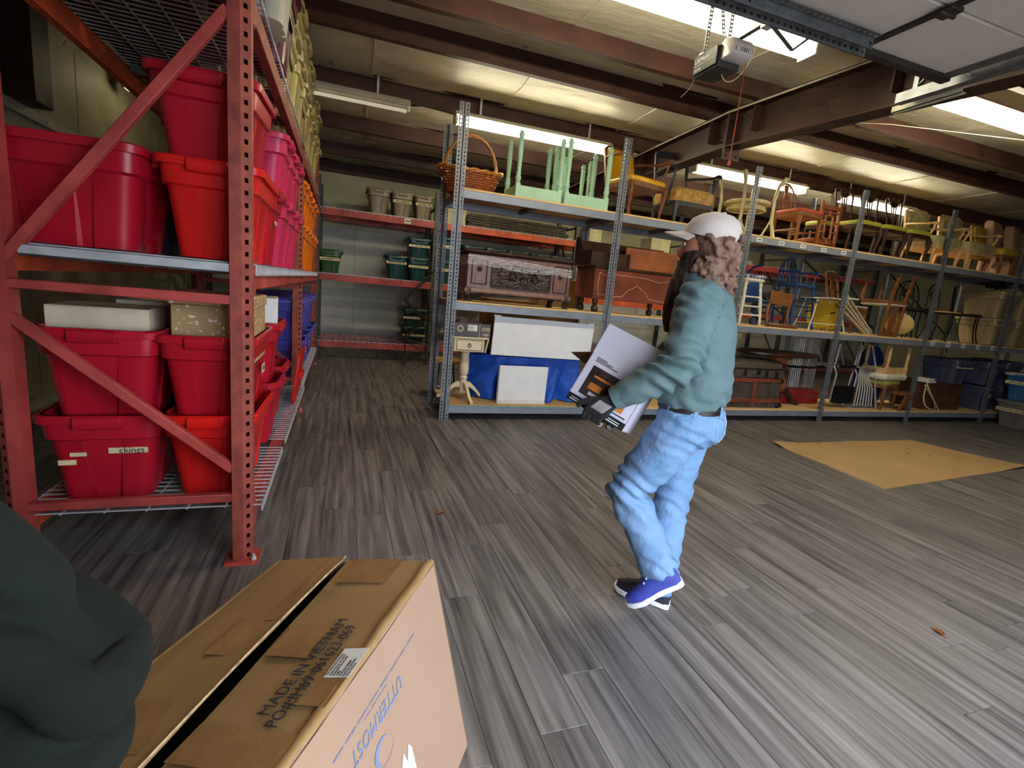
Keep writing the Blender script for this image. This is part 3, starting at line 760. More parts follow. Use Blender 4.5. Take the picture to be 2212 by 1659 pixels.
    for i in range(5):
        for k in range(2):
            wh = ['nearest', 'second', 'third', 'fourth', 'farthest'][i]
            tote('orange tote, %s column, %s row on the middle shelf' % (wh, ('bottom', 'top')[k]), 'orange', (-.67, 5.72+i*.5, z1+k*(.45-NEST)), 0, (.60, .46, .45), group='orange totes')
    # --- top shelf
    tote('translucent grey tote hanging over the edge of the top shelf', 'clear', (-.40, 3.02, z2), PI/2, (.40, .30, .40))
    tote('maroon tote with a band of yellow tape on the top shelf', 'maroon', (-.63, 3.55, z2), 0, (.66, .44, .46), tapes=(('+x', .6, .0, 1., .07),))
    for k, (yy, lab) in enumerate(((2.86, 'dark brown carton on the top shelf above the tilted red tote'), (3.75, 'second dark brown carton on the top shelf, against the rear beam'), (4.65, 'third dark brown carton on the top shelf, against the rear beam'))):
        c = thing('brown_carton', lab, 'box', (-1.08 if k else -.99, yy, z2)); b = MB(); hw = .2 if k else .29; b.b2((-hw, -.40, 0), (hw, .42, .30)); b.build('carton', mat('carton_dark', '4a3a30', .8, 0, .15), c, bev=.004)
        b = MB(); b.b2((-hw-.001, -.03, .01), (hw+.001, .03, .301)); b.build('tape', 'pack_tape', c)
    rows = ['nearest', 'second', 'third', 'fourth', 'fifth', 'sixth', 'farthest']
    for i in range(7):
        for k in range(2 if i else 2):
            tote('tan tote, %s column, %s row on the top shelf' % (rows[i], ('bottom', 'upper')[k]), 'tan', (-.65, 4.08+i*.56, z2+k*(.42-NEST)), 0, (.62, .48, .42 if k == 0 else .42), group='tan totes on the top shelf',
                 tapes=(('+x', .55, .2, .7, .05),) if i in (0, 2) and k == 0 else ())
    # --- back wall rack
    B = 8.95; a0, a1, a2 = .325, 1.435, 2.475
    T = (.58, .38, .39)
    for i, xx in enumerate((.525, .91, 1.27)):
        tote(['taupe tote without a tape label on the back rack', 'taupe tote in the middle of three on the back rack', 'taupe tote nearest the grey post on the back rack'][i], 'taupe', (xx, B+.28, a2), Q, (.58, .375 if i < 2 else .34, .39), lid='taupe',
             tapes=(('-x', .62, .08, .92, .045),) if i else (), group='taupe totes on the back rack')
    tote('single green tote with a tape label on the back rack', 'green', (-.22, B+.28, a1), Q, (.58, .385, .36), tapes=(('-x', .62, .1, .9, .05),), lid='green')
    tote('teal tote standing alone left of the teal stack', 'teal', (.86, B+.28, a1), Q, T, lid='darkgreen', tapes=(('-x', .7, .05, .95, .04),))
    tote('teal tote, bottom of the stack of two', 'teal', (1.235, B+.28, a1), Q, T, lid='darkgreen', tapes=(('-x', .62, .05, .95, .04),))
    tote('teal tote, top of the stack of two', 'teal', (1.235, B+.28, a1+.40), Q, (.58, .40, .32), lid='darkgreen', tapes=(('-x', .6, .05, .95, .04),))
    for k, h in enumerate((.30, .30)):
        tote(['dark green tote at the foot of the back rack, lower of two', 'dark green tote at the foot of the back rack, upper of two'][k], 'darkgreen', (1.22, B+.28, a0+k*.31), Q, (.58, .44, .30), lid='darkgreen', tapes=(('-x', .5, .05, .95, .035),))
    for k in range(2):
        tote(['teal tote seen between the grey posts, lower one', 'teal tote seen between the grey posts, upper one'][k], 'teal', (1.74, B+.28, a1+k*.40), Q, T, lid='teal', tapes=(('-x', .6, .05, .95, .05),))
    for i, xx in enumerate((2.2, 2.62, 3.05, 3.5, 3.92)):
        for k in range(2):
            tote('dark green tote peeking over the carved chest, %s from the left, %s row' % (['first', 'second', 'third', 'fourth', 'fifth'][i], ('lower', 'upper')[k]), 'darkgreen', (xx, B+.28, a1+k*.36), Q, (.58, .41, .34), lid='darkgreen', group='dark green totes behind the carved chest')
    # a stack of dark frames, cream cartons
    for k in range(5):
        f = thing('picture_frame', '%s dark ornate picture frame lying in the stack above the carved chest' % ['lowest', 'second', 'middle', 'fourth', 'topmost'][k], 'frame', (3.02+.04*math.sin(k*2), 9.25+.02*k, a2+.045*k), .02*math.sin(k*3), group='stacked frames')
        for e in range(4):
            m_ = MB(); 
            if e < 2: m_.prism([(-.03, 0), (.03, 0), (.03, .02), (0, .042), (-.03, .03)], -.95, .95, 'yz'); m_.v = [p+V((0, (-.3, .3)[e], 0)) for p in m_.v]
            else: m_.prism([(-.03, 0), (.03, 0), (.03, .02), (0, .042), (-.03, .03)], -.3, .3, 'xz'); m_.v = [p+V(((-.95, .95)[e-2], 0, 0)) for p in m_.v]
            m_.build('moulding', mat('frame_dark', '3b3320', .5, .2, .3, 12), f)
    for k, (xx, ww, lab) in enumerate(((1.82, .40, 'cream carton on the back rack behind the grey posts'), (4.55, .36, 'cream carton on the back rack right of the frames'), (6.1, .45, 'cream carton high on the back rack behind the walker'))):
        c = thing('cream_carton', lab, 'box', (xx, 9.2, a2)); b = MB(); b.b2((-ww/2, -.2, 0), (ww/2, .2, .25)); b.build('carton', mat('carton_pale', 'c9c29a', .7), c, bev=.003)
        b = MB(); b.b2((-ww/2-.006, -.206, .2), (ww/2+.006, .206, .258)); b.build('lid', 'carton_pale', c, bev=.003)
def leafbox():
    m = bpy.data.materials.new('leaf_pattern'); m.use_nodes = True; N = m.node_tree.nodes; Lk = m.node_tree.links; b = N['Principled BSDF']; b.inputs['Roughness'].default_value = .65
    tc = N.new('ShaderNodeTexCoord'); mp = N.new('ShaderNodeMapping'); mp.inputs['Scale'].default_value = (1, 1, 1)
    nz = N.new('ShaderNodeTexNoise'); nz.inputs['Scale'].default_value = 18
    va = N.new('ShaderNodeMix'); va.data_type = 'VECTOR'; va.inputs[0].default_value = .06
    Lk.new(tc.outputs['Object'], nz.inputs['Vector']); Lk.new(tc.outputs['Object'], va.inputs[4]); Lk.new(nz.outputs['Color'], va.inputs[5])
    vo = N.new('ShaderNodeTexVoronoi'); vo.inputs['Scale'].default_value = 34; Lk.new(va.outputs[1], vo.inputs['Vector'])
    rp = N.new('ShaderNodeValToRGB'); rp.color_ramp.interpolation = 'CONSTANT'; rp.color_ramp.elements[0].color = (*lin('d9cbb6'), 1); rp.color_ramp.elements[1].position = .26; rp.color_ramp.elements[1].color = (*lin('a98a60'), 1)
    Lk.new(vo.outputs['Distance'], rp.inputs['Fac']); Lk.new(rp.outputs['Color'], b.inputs['Base Color']); MATS['leaf_pattern'] = m; return m
rack_totes()
# ================================================================== furniture on the grey shelves
mat('wood_dark', '3a2118', .4, 0, .3, 6, stretch=(1, 1, 6)); mat('wood_brown', '6e4022', .42, 0, .25, 7, stretch=(4, 1, 1)); mat('wood_honey', '7f4d28', .45, 0, .2, 7, stretch=(1, 1, 5))
mat('wood_orange', '8d4e27', .45, 0, .2, 7); mat('wood_pale', 'c9a06a', .55, 0, .15, 8); mat('chest_wood', '7c5750', .38, 0, 0, 5, stretch=(5, 1, 1), col2='62423c')
mat('chest_carve', '3c2a24', .45, 0, .35, 14, bump=.5, bscale=22); mat('chest_red', '7a4030', .3, 0, 0, 4, col2='5f3024'); mat('green_paint', '96bb9e', .5, 0, .07, 6)
mat('leather_yellow', 'c99312', .32, 0, .1, 5); mat('seat_lime', '9a9a2c', .6, 0, .15, 20, bump=.1); mat('uph_cream', 'a99d6e', .8, 0, .18, 14, bump=.15)
mat('uph_pink', 'c59a78', .8, 0, .06, 3); mat('uph_yellow', 'b8981c', .6, 0, .1, 5); mat('uph_gold', 'b8914c', .75, 0, 0, 22, col2='7e5c2c')
mat('blue_paint', '1b3f74', .38, 0, .12, 6); mat('white_paint', 'd8d3c4', .5, 0, .07, 6); mat('cream_paint', 'd8c9a8', .5, 0, .08, 6); mat('rattan', 'c9bb8c', .5, 0, .12, 9)
mat('red_seat', 'b04c30', .6, 0, .1, 12); mat('iron', '241f1c', .5, .4, .2, 8); mat('chrome', 'dcdde0', .22, .75, .05, 3); mat('black_vinyl', '16161a', .28, 0, .1, 6)
mat('wicker', '9a5220', .5, 0, 0, 30, col2='6a3210'); mat('wicker_handle', 'c98c38', .45, 0, 0, 30, col2='8c521a'); mat('painted_dark', '2f3234', .5, 0, .2, 8); mat('tarp', '1350b4', .6, 0, .12, 4, bump=.1, bscale=12)
mat('trunk', '50463f', .6, 0, 0, 9, col2='372d28', bump=.2); mat('trunk_slat', '7d3b28', .5, 0, .2, 12, stretch=(.2, 1, 1)); mat('suitcase', '8c1f24', .45, 0, .15, 5); mat('rope', 'cfb58c', .85, 0, .15, 40)
mat('lime_cushion', '8e8c3a', .7, 0, .1, 8); mat('muslin', 'cfc7b4', .8, 0, .08, 6); mat('brass', 'a88a4a', .35, .8, .1, 8)

def seatring(w, wb, d, z, r=.05, cy=0.):            # trapezoid seat outline, front at -y
    pts = rrect(1, 1, .12, z, 3); out = []
    for p in pts:
        t = p.y+.5; ww = w+(wb-w)*t
        out.append(V((p.x*ww, cy+p.y*d, z)))
    return out
def cabriole(mb, x, y, h, r=.026, out=.03):
    sx = 1 if x > 0 else -1; sy = 1 if y > 0 else -1; k = .7
    P = [(0, 0, 0, 1.0), (out*.9, out*.9, .82, 1.25), (out*.7, out*.7, .62, 1.0), (0, 0, .35, .72), (-out*.15, -out*.15, .14, .58), (out*.3, out*.3, .045, .7), (out*.6, out*.6, .0, .95)]
    P = sorted(P, key=lambda p: -p[2]); top = [(0, 0, 1., 1.15)]+[p for p in P if p[2] < .95 and p[2] != 0]+[(out*.55, out*.55, 0, .9)]
    mb.tube([(x+sx*a*k, y+sy*b*k, z*h) for a, b, z, _ in top], [r*q for *_, q in top], 8)
def turned_leg(mb, p, q, r=.02):
    mb.turned(p, q, [(0, r*.75), (.06, r*.75), (.10, r*1.15), (.14, r*.7), (.2, r*1.0), (.5, r*1.2), (.78, r*.9), (.82, r*1.25), (.86, r*.75), (.90, r*1.15), (1, r*1.1)], 8)

def chair(name, label, loc, rz=0., w=.48, wb=.42, d=.44, sh=.43, bh=.92, leg='straight', back='splat', frame='wood_brown', pad='seat_lime', arms=False, group=None,
          rot=None, rake=.10, thick=.06, lr=.019, back_m=None, cat='chair', stretch=False, arm_h=.22):
    t = thing(name, label, cat, loc, rz, group, rot)
    fr = .055; zs = sh-thick
    # seat frame
    if leg in ('tube', 'iron'):
        f = MB(); ring = ell(0, 0, w/2, d/2, zs, 20); f.tube([tuple(p) for p in ring], .012, 6, closed=True); f.build('seat_frame', frame, t)
    else:
        f = MB(); f.loft([seatring(w-.01, wb-.01, d-.01, zs-fr+.0), seatring(w, wb, d, zs)]); f.build('seat_frame', frame, t, bev=.004)
    s = MB()
    if leg in ('tube', 'iron'): s.loft([ell(0, 0, w/2, d/2, zs, 20), ell(0, 0, w/2, d/2, zs+thick*.6, 20), ell(0, 0, w/2*.93, d/2*.93, zs+thick, 20)])
    else: s.loft([seatring(w-.005, wb-.005, d-.005, zs), seatring(w+.012, wb+.012, d+.012, zs+thick*.45), seatring(w-.01, wb-.01, d-.01, zs+thick*.85), seatring(w*.8, wb*.8, d*.8, zs+thick*1.0)])
    s.build('seat', pad, t, angle=60)
    # legs
    for sx in (-1, 1):
        for sy in (-1, 1):
            ww = (w if sy < 0 else wb)/2-.03; yy = sy*(d/2-.03); L = MB()
            if leg == 'cabriole' and sy < 0: cabriole(L, sx*ww, yy, zs-fr*.4)
            elif leg == 'cabriole': L.bar((sx*ww, yy, zs-.01), (sx*ww, yy+.06, 0), .038, .038, w2=.028, h2=.028)
            elif leg == 'turned': turned_leg(L, (sx*(ww+.03), yy+sy*.03, 0), (sx*ww*.85, yy*.85, zs), lr)
            elif leg in ('tube', 'iron'): L.tube(bez((sx*ww*.9, yy*.9, zs), (sx*ww*.8, yy*.8, zs*.6), (sx*ww*.9, yy*.9, zs*.3), (sx*(ww+.03), yy*1.15, 0), 6), .011, 6)
            else: L.bar((sx*ww, yy, zs-.005), (sx*(ww), yy+(.03 if sy > 0 else 0), 0), .042, .042, w2=.030, h2=.030)
            L.build('leg', frame, t, bev=.003 if leg == 'straight' else 0)
    if stretch:
        for sx in (-1, 1): L = MB(); L.tube([(sx*(w/2-.03), -d/2+.03, sh*.4), (sx*(wb/2-.03), d/2-.03, sh*.4)], .011, 6); L.build('stretcher', frame, t)
        L = MB(); L.tube([(-(w+wb)/4+.03, 0, sh*.4), ((w+wb)/4-.03, 0, sh*.4)], .011, 6); L.build('stretcher', frame, t)
    # back
    yb = d/2-.02; top = bh
    def bp(x, z): return V((x, yb+rake*(z-zs)/(bh-zs), z))
    bm_ = back_m or pad
    hw = wb/2-.02
    if back in ('splat', 'fret', 'ladder', 'uph', 'carved', 'open'):
        for sx in (-1, 1):
            p = MB()
            if back == 'carved':
                pts = [bp(sx*hw*.9, zs-.05), bp(sx*hw*.78, zs+.12), bp(sx*hw*.85, zs+.26), bp(sx*hw*1.02, bh-.10), bp(sx*hw*.95, bh-.03), bp(sx*hw*.70, bh), bp(sx*hw*.48, bh-.035), bp(sx*hw*.42, bh-.10)]
                p.tube(pts, .013, 7)
            else: p.bar(bp(sx*hw, zs-.06), bp(sx*hw*(1.05 if back != 'uph' else 1.0), top-.02), .034, .030)
            p.build('back_post', frame, t, bev=.003 if back != 'carved' else 0)
    if back == 'carved':
        c = MB()
        for k in range(10): a = k*2*PI/10; c.lathe([(.0, -.012), (.022, -.008), (.022, .008), (0, .012)], bp(.055*math.cos(a), bh-.06+.05*math.sin(a)), 6, V((0, 1, 0)))
        c.lathe([(.0, -.015), (.045, -.01), (.045, .01), (0, .015)], bp(0, bh-.06), 8, V((0, 1, 0))); c.build('carved_crest', frame, t)
        for sx in (-1, 0, 1): L = MB(); L.tube([bp(sx*hw*.30, bh-.11), bp(sx*hw*.12, zs+.22), bp(sx*hw*.25, zs+.0)], .009, 6); L.build('splat_bar', frame, t)
        L = MB(); L.tube([bp(-hw*.8, zs+.12), bp(0, zs+.15), bp(hw*.8, zs+.12)], .009, 6); L.build('cross_rail', frame, t)
    if back in ('splat', 'fret', 'ladder', 'open'):
        L = MB(); L.loft([[bp(x, bh-.075+.03*(1-(x/hw/1.1)**2))+V((0, e, 0)) for x in [hw*1.1*(k/5-1) for k in range(11)]]+[bp(x, bh-.0+.03*(1-(x/hw/1.1)**2))+V((0, e, 0)) for x in [hw*1.1*(1-k/5) for k in range(11)]] for e in (-.014, .014)])
        L.build('crest_rail', frame, t, bev=.003)
    if back == 'splat':
        L = MB(); prof = [(.07, zs), (.075, zs+.03), (.04, zs+.12), (.085, zs+.26), (.05, bh-.14), (.07, bh-.06)]
        L.loft([[bp(x, z)+V((0, e, 0)) for x, z in [(-a, z) for a, z in prof]+[(a, z) for a, z in reversed(prof)]] for e in (-.007, .007)]); L.build('splat', frame, t)
    if back == 'ladder':
        for k in range(3): L = MB(); z = zs+.13+k*(bh-zs-.2)/3; L.bar(bp(-hw, z), bp(hw, z), .014, .045); L.build('slat', frame, t, bev=.003)
    if back == 'fret': fret(t, bp, hw, zs, bh, frame)
    if back == 'uph':
        L = MB(); rr = []
        for e, sc in ((-.045, .86), (-.035, .97), (0, 1.0), (.03, .97), (.036, .9)):
            rr.append([bp(p.x*2*hw*.97*sc, zs+.06+(p.y+.5)*(bh-zs-.07)*sc+(1-sc)*.2)+V((0, e, 0)) for p in rrect(1, 1, .16, 0, 3)])
        L.loft(rr); L.build('back_cushion', bm_, t, angle=60)
        L = MB(); L.tube([bp(p.x*2*hw, zs+.05+(p.y+.5)*(bh-zs-.04)) for p in rrect(1, 1, .18, 0, 4)], .016, 6, closed=True); L.build('back_frame', frame, t)
    if back == 'windsor':
        pts = [bp(hw*1.1*math.cos(PI-a), zs+.0+(bh-zs)*math.sin(a)**.75) for a in [PI*k/16 for k in range(17)]]
        L = MB(); L.tube(pts, .012, 7); L.build('hoop', frame, t)
        for k in range(5):
            x = hw*.72*(k-2)/2; L = MB(); L.tube([bp(x*.7, zs), bp(x, zs+(bh-zs)*math.sin(math.acos(min(1, abs(x)/(hw*1.1))))**.75)], .007 if k != 2 else .008, 6); L.build('spindle', frame, t)
        L = MB(); prof = [(.03, zs), (.025, zs+.08), (.055, zs+.2), (.03, bh-.14), (.04, bh-.02)]
        L.loft([[bp(x, z)+V((0, e, 0)) for x, z in [(-a, z) for a, z in prof]+[(a, z) for a, z in reversed(prof)]] for e in (-.006, .006)]); L.build('splat', frame, t)
    if back == 'hearts':
        pts = [bp(hw*math.cos(PI-a), zs+(bh-zs)*math.sin(a)**.6) for a in [PI*k/14 for k in range(15)]]
        L = MB(); L.tube(pts, .010, 6); L.build('hoop', frame, t)
        hp = [bp(.085*math.sin(a)**3*1.0, zs+.24+.085*(.8125*math.cos(a)-.3125*math.cos(2*a)-.125*math.cos(3*a)-.0625*math.cos(4*a))*1.15) for a in [2*PI*k/24 for k in range(24)]]
        L = MB(); L.tube(hp, .009, 6, closed=True); L.build('wire_heart', frame, t)
        for sx in (-1, 1): L = MB(); L.tube(bez(bp(sx*.02, zs+.12), bp(sx*.10, zs+.1), bp(sx*.1, zs+.05), bp(sx*.05, zs), 6), .006, 6); L.build('scroll', frame, t)
    if arms:
        for sx in (-1, 1):
            A = MB(); z = sh+arm_h
            A.tube(bez(bp(sx*hw, z+.02), (sx*(w/2+.02), yb-.12, z+.03), (sx*(w/2+.05), -d/2+.2, z-.03), (sx*(w/2+.03), -d/2+.06, z), 8)+[V((sx*(w/2+.03), -d/2+.02, z-.012)), V((sx*(w/2+.03), -d/2+.0, z-.03))], [.016]*8+[.018, .022, .018], 7)
            ar = A.build('arm', frame, t)
            A = MB(); A.tube(bez((sx*(w/2+.03), -d/2+.05, z-.01), (sx*(w/2+.02), -d/2+.02, z-.1), (sx*(w/2+.03), -d/2+.16, zs+.08), (sx*(w/2-.01), -d/2+.14, zs-.03), 7), .015, 7); A.build('arm_support', frame, ar)
    return t
def fret(t, bp, hw, z0, z1, frame):
    def seg(x0, za, x1, zb): L = MB(); L.bar(bp(x0, za), bp(x1, zb), .018, .024, (0, 1, 0)); L.build('fret_bar', frame, t, bev=.002)
    H = z1-z0; a, b = z0+.10*H, z0+.90*H
    seg(-hw, a, hw, a); seg(-hw, b-.02, hw, b-.02)
    x = hw*.42; c, d = z0+.22*H, z0+.78*H
    seg(-x, c, -x, d); seg(x, c, x, d); seg(-x, c, x, c); seg(-x, d, x, d)
    for z in (z0+.38*H, z0+.62*H): seg(-hw, z, -x, z); seg(x, z, hw, z)
    seg(0, a, 0, c); seg(0, d, 0, b)

D0, D1, D2 = DECK
def top_shelf():
    # ---- wicker basket
    t = thing('wicker_basket', 'woven brown wicker basket with a tall arched handle', 'basket', (1.235, 5.42, D2))
    nz, nt = 9, 40; b = MB()
    def R(k): f = k/nz; return .23+.10*f**1.3, .15+.07*f**1.3, .012+.185*f
    for k in range(nz+1):
        rx, ry, z = R(k); pts = []
        for j in range(nt):
            a = 2*PI*j/nt; o = .006*(1 if (j+k) % 2 else -1); pts.append(((rx+o)*math.cos(a), (ry+o)*math.sin(a), z+.035*(abs(math.cos(a))**3)*(k/nz)))
        b.tube(pts, .011, 5, closed=True, flat=.9)
    bs = b.build('woven_body', 'wicker', t, angle=80)
    b = MB(); b.loft([ell(0, 0, .235, .155, .0, 24), ell(0, 0, .235, .155, .014, 24)]); b.build('base', 'wicker', t)
    for j in range(16):
        a = 2*PI*j/16; s = MB(); s.tube([(R(k)[0]*math.cos(a), R(k)[1]*math.sin(a), R(k)[2]+.035*(abs(math.cos(a))**3)*(k/nz)) for k in (0, 3, 6, 9)], .007, 5); s.build('stake', 'wicker', bs)
    rm = MB()
    for ph in (0, PI): rm.tube([((.335+.012*math.cos(a*9+ph))*math.cos(a), (.222+.012*math.cos(a*9+ph))*math.sin(a), .215+.035*abs(math.cos(a))**3+.012*math.sin(a*9+ph)) for a in [2*PI*j/72 for j in range(72)]], .012, 5, closed=True)
    rm.build('braided_rim', 'wicker_handle', t)
    h = MB()
    for ph in (0, 2*PI/3, 4*PI/3):
        pts = []
        for k in range(49):
            a = PI*k/48; x = -.28*math.cos(a); z = .17+.42*math.sin(a)**.85; q = k*.55+ph; pts.append((x+.011*math.cos(q)*math.cos(a), .011*math.sin(q), z+.011*math.cos(q)*math.sin(a)))
        h.tube(pts, .0115, 5)
    h.build('handle', 'wicker_handle', t)
    # ---- upturned green tables
    def gtable(lab, x0, x1, y0, y1, top):
        t = thing('green_table', lab, 'table', ((x0+x1)/2, (y0+y1)/2, D2), group='upturned green tables'); w = (x1-x0)/2; d = (y1-y0)/2
        b = MB(); b.b2((-w+.01, -d+.01, 0), (w-.01, d-.01, .022)); b.build('table_top', 'green_paint', t, bev=.004)
        for p, q in (((-w+.03, -d), (w-.03, -d)), ((-w+.03, d-.02), (w-.03, d-.02))): b = MB(); b.b2((p[0], p[1], .0), (q[0], q[1]+.02, .115)); b.build('apron', 'green_paint', t, bev=.002)
        for x in (-w, w-.02): b = MB(); b.b2((x, -d+.03, 0), (x+.02, d-.03, .115)); b.build('apron', 'green_paint', t, bev=.002)
        for sx in (-1, 1):
            for sy in (-1, 1):
                x, y = sx*(w-.022), sy*(d-.022); b = MB(); b.box((x, y, .065), (.048, .048, .13)); H = top-.13; n = 16
                prof = [(0, .022), (.012, .022), (.03, .027), (.05, .020), (.10, .030), (.13, .030), (.16, .021), (.2, .028), (.225, .020), (.26, .022), (.62, .028), (.85, .026), (.865, .030), (.88, .021), (.92, .027), (.955, .028), (.968, .017), (.98, .022), (1, .022)]
                rings = []
                for f, r in prof:
                    rings.append([V((x+(r-(.0028 if j % 2 and .26 <= f <= .9 else 0))*math.cos(2*PI*j/n), y+(r-(.0028 if j % 2 and .26 <= f <= .9 else 0))*math.sin(2*PI*j/n), .13+f*H)) for j in range(n)])
                b.loft(rings); b.build('leg', 'green_paint', t, angle=50)
    gtable('upturned green table with fluted legs, beside the basket', 1.63, 2.135, 5.06, 5.46, .63)
    gtable('upturned green table with fluted legs, beside the yellow chair', 2.175, 2.69, 5.06, 5.46, .65)
    gtable('smaller upturned green table behind the other two', 2.34, 2.70, 5.54, 5.77, .60)
    # ---- armchairs of the second bay
    chair('armchair', 'carved wooden armchair with yellow leather seat and back', (3.17, 5.38, D2), math.radians(13), w=.56, wb=.48, d=.50, sh=.44, bh=.83, leg='cabriole', back='uph', frame='wood_brown', pad='leather_yellow', arms=True, rake=.10, arm_h=.23)
    t = chair('armchair', 'dark painted armchair with a worn gold fabric seat', (3.87, 5.40, D2), .05, w=.58, wb=.5, d=.50, sh=.42, bh=.90, leg='straight', back='open', frame='painted_dark', pad='uph_gold', arms=True, rake=.08, thick=.16, arm_h=.2)
    # ---- third bay: rattan stand, hoop chair, red seat, fret back
    t = thing('rattan_stand', 'cream rattan stand with a round shelf at mid height', 'stand', (4.80, 5.35, D2))
    b = MB(); b.lathe([(.0, .385), (.26, .385), (.275, .40), (.275, .418), (.26, .425), (0, .425)], n=28); b.build('round_shelf', 'rattan', t)
    for sx, sy in ((-1, -1), (1, -1), (-1, 1), (1, 1)):
        x, y = sx*.24, sy*.2; b = MB(); b.tube([(x*1.15+.02*sx, y*1.1, 0), (x*1.0, y, .2), (x*.98, y, .45), (x*1.1, y*1.05, .62), (x*1.35, y*1.25, .72)], [.024, .02, .02, .021, .026], 8); lg = b.build('leg', 'rattan', t)
        for e in (-1, 1): b = MB(); b.tube(bez((x, y, .26), (x-sx*.02, y*.9, .14), (x-sx*.08*(1 if e > 0 else .2), y-sy*.08*(1 if e < 0 else .2), .08), (x-sx*.13*(e > 0), y-sy*.13*(e < 0), .005), 7), .010, 6); b.build('brace', 'rattan', lg)
    for z, r in ((.36, .225), (.33, .24)):
        b = MB(); b.tube([(r*math.cos(a), r*.85*math.sin(a), z) for a in [2*PI*k/24 for k in range(24)]], .012, 6, closed=True); b.build('ring', 'rattan', t)
    b = MB(); b.loft([ell(.36, -.16, .08, .10, 0, 12), ell(.36, -.16, .08, .10, .02, 12)]); b.build('foot_block', 'rattan', t)
    chair('side_chair', 'honey wood chair with a padded red seat and hoop back', (5.67, 5.36, D2), .06, w=.44, wb=.40, d=.44, sh=.44, bh=.82, leg='straight', back='windsor', frame='wood_honey', pad='red_seat', thick=.045, stretch=True, rake=.06)
    t = thing('fretwork_chair', 'orange wooden chair back with a fretwork panel, standing upright', 'chair', (6.20, 5.30, D2), .0)
    def bp(x, z): return V((x, .02+.03*z, z))
    for sx in (-1, 1): b = MB(); b.bar(bp(sx*.155, 0), bp(sx*.165, .62), .034, .034); b.build('back_post', 'wood_orange', t, bev=.003)
    for z in (.03, .55): b = MB(); b.bar(bp(-.16, z), bp(.16, z), .05, .028, (0, 1, 0)); b.build('rail', 'wood_orange', t, bev=.003)
    fret(t, bp, .15, .03, .56, 'wood_orange')
    b = MB(); b.loft([seatring(.40, .36, .36, .10, cy=.24), seatring(.41, .37, .37, .14, cy=.24)]); b.build('seat', 'wood_orange', t, bev=.004)
    for sx in (-1, 1): b = MB(); b.bar((sx*.15, .40, .10), (sx*.15, .40, 0), .034, .034); b.build('leg', 'wood_orange', t)
    # ---- fourth bay: lime seated carved chairs
    for i, (x, lab) in enumerate(((6.76, 'carved-back chair with lime seat, nearest the fretwork chair'), (7.27, 'carved-back chair with lime seat, in the middle of three'), (7.78, 'carved-back chair with lime seat, next to the cream armchairs'))):
        chair('carved_chair', lab, (x, 5.36, D2), .05, w=.46, wb=.40, d=.42, sh=.44, bh=.93, leg='cabriole', back='carved', frame='wood_dark', pad='seat_lime', group='carved chairs with lime seats')
    chair('footstool', 'lime padded stool behind the grey post and the fretwork chair', (6.42, 5.62, D2), .06, w=.36, wb=.36, d=.28, sh=.42, bh=.5, leg='cabriole', back='none', frame='wood_dark', pad='seat_lime', cat='stool')
    # ---- cream armchairs, yellow and pink chairs
    for x, y, ww, lab in ((8.36, 5.37, .64, 'cream upholstered armchair right of the lime seats'), (9.13, 5.36, .68, 'cream upholstered armchair left of the yellow chair')):
        chair('armchair', lab, (x, y, D2), .04, w=ww, wb=ww-.06, d=.48, sh=.42, bh=.84, leg='cabriole', back='uph', frame='wood_pale', pad='uph_cream', arms=True, thick=.14, rake=.08, arm_h=.16, group='cream armchairs')
    chair('side_chair', 'yellow vinyl chair at the right end of the top shelf', (9.84, 5.36, D2), .10, w=.46, wb=.44, d=.44, sh=.42, bh=.80, leg='straight', back='uph', frame='wood_honey', pad='uph_yellow', thick=.11)
    for x, lab, hh in ((10.32, 'pale pink slipcovered chair back turned away, left of two', .92), (10.86, 'pale pink slipcovered chair back turned away, right of two', .90)):
        t = thing('slipcovered_chair', lab, 'chair', (x, 5.52, D2), .25, group='pink slipcovered chairs')
        b = MB(); b.loft([rrect(.48, .44, .04, .0), rrect(.47, .43, .04, .42), rrect(.44, .40, .06, .46)]); b.build('seat_cover', 'uph_pink', t, angle=50)
        b = MB(); b.loft([rrect(.47, .14, .03, .44, cy=.14), rrect(.48, .13, .03, hh-.04, cy=.19), rrect(.44, .09, .03, hh, cy=.2)]); b.build('back_cover', 'uph_pink', t, angle=50)
top_shelf()

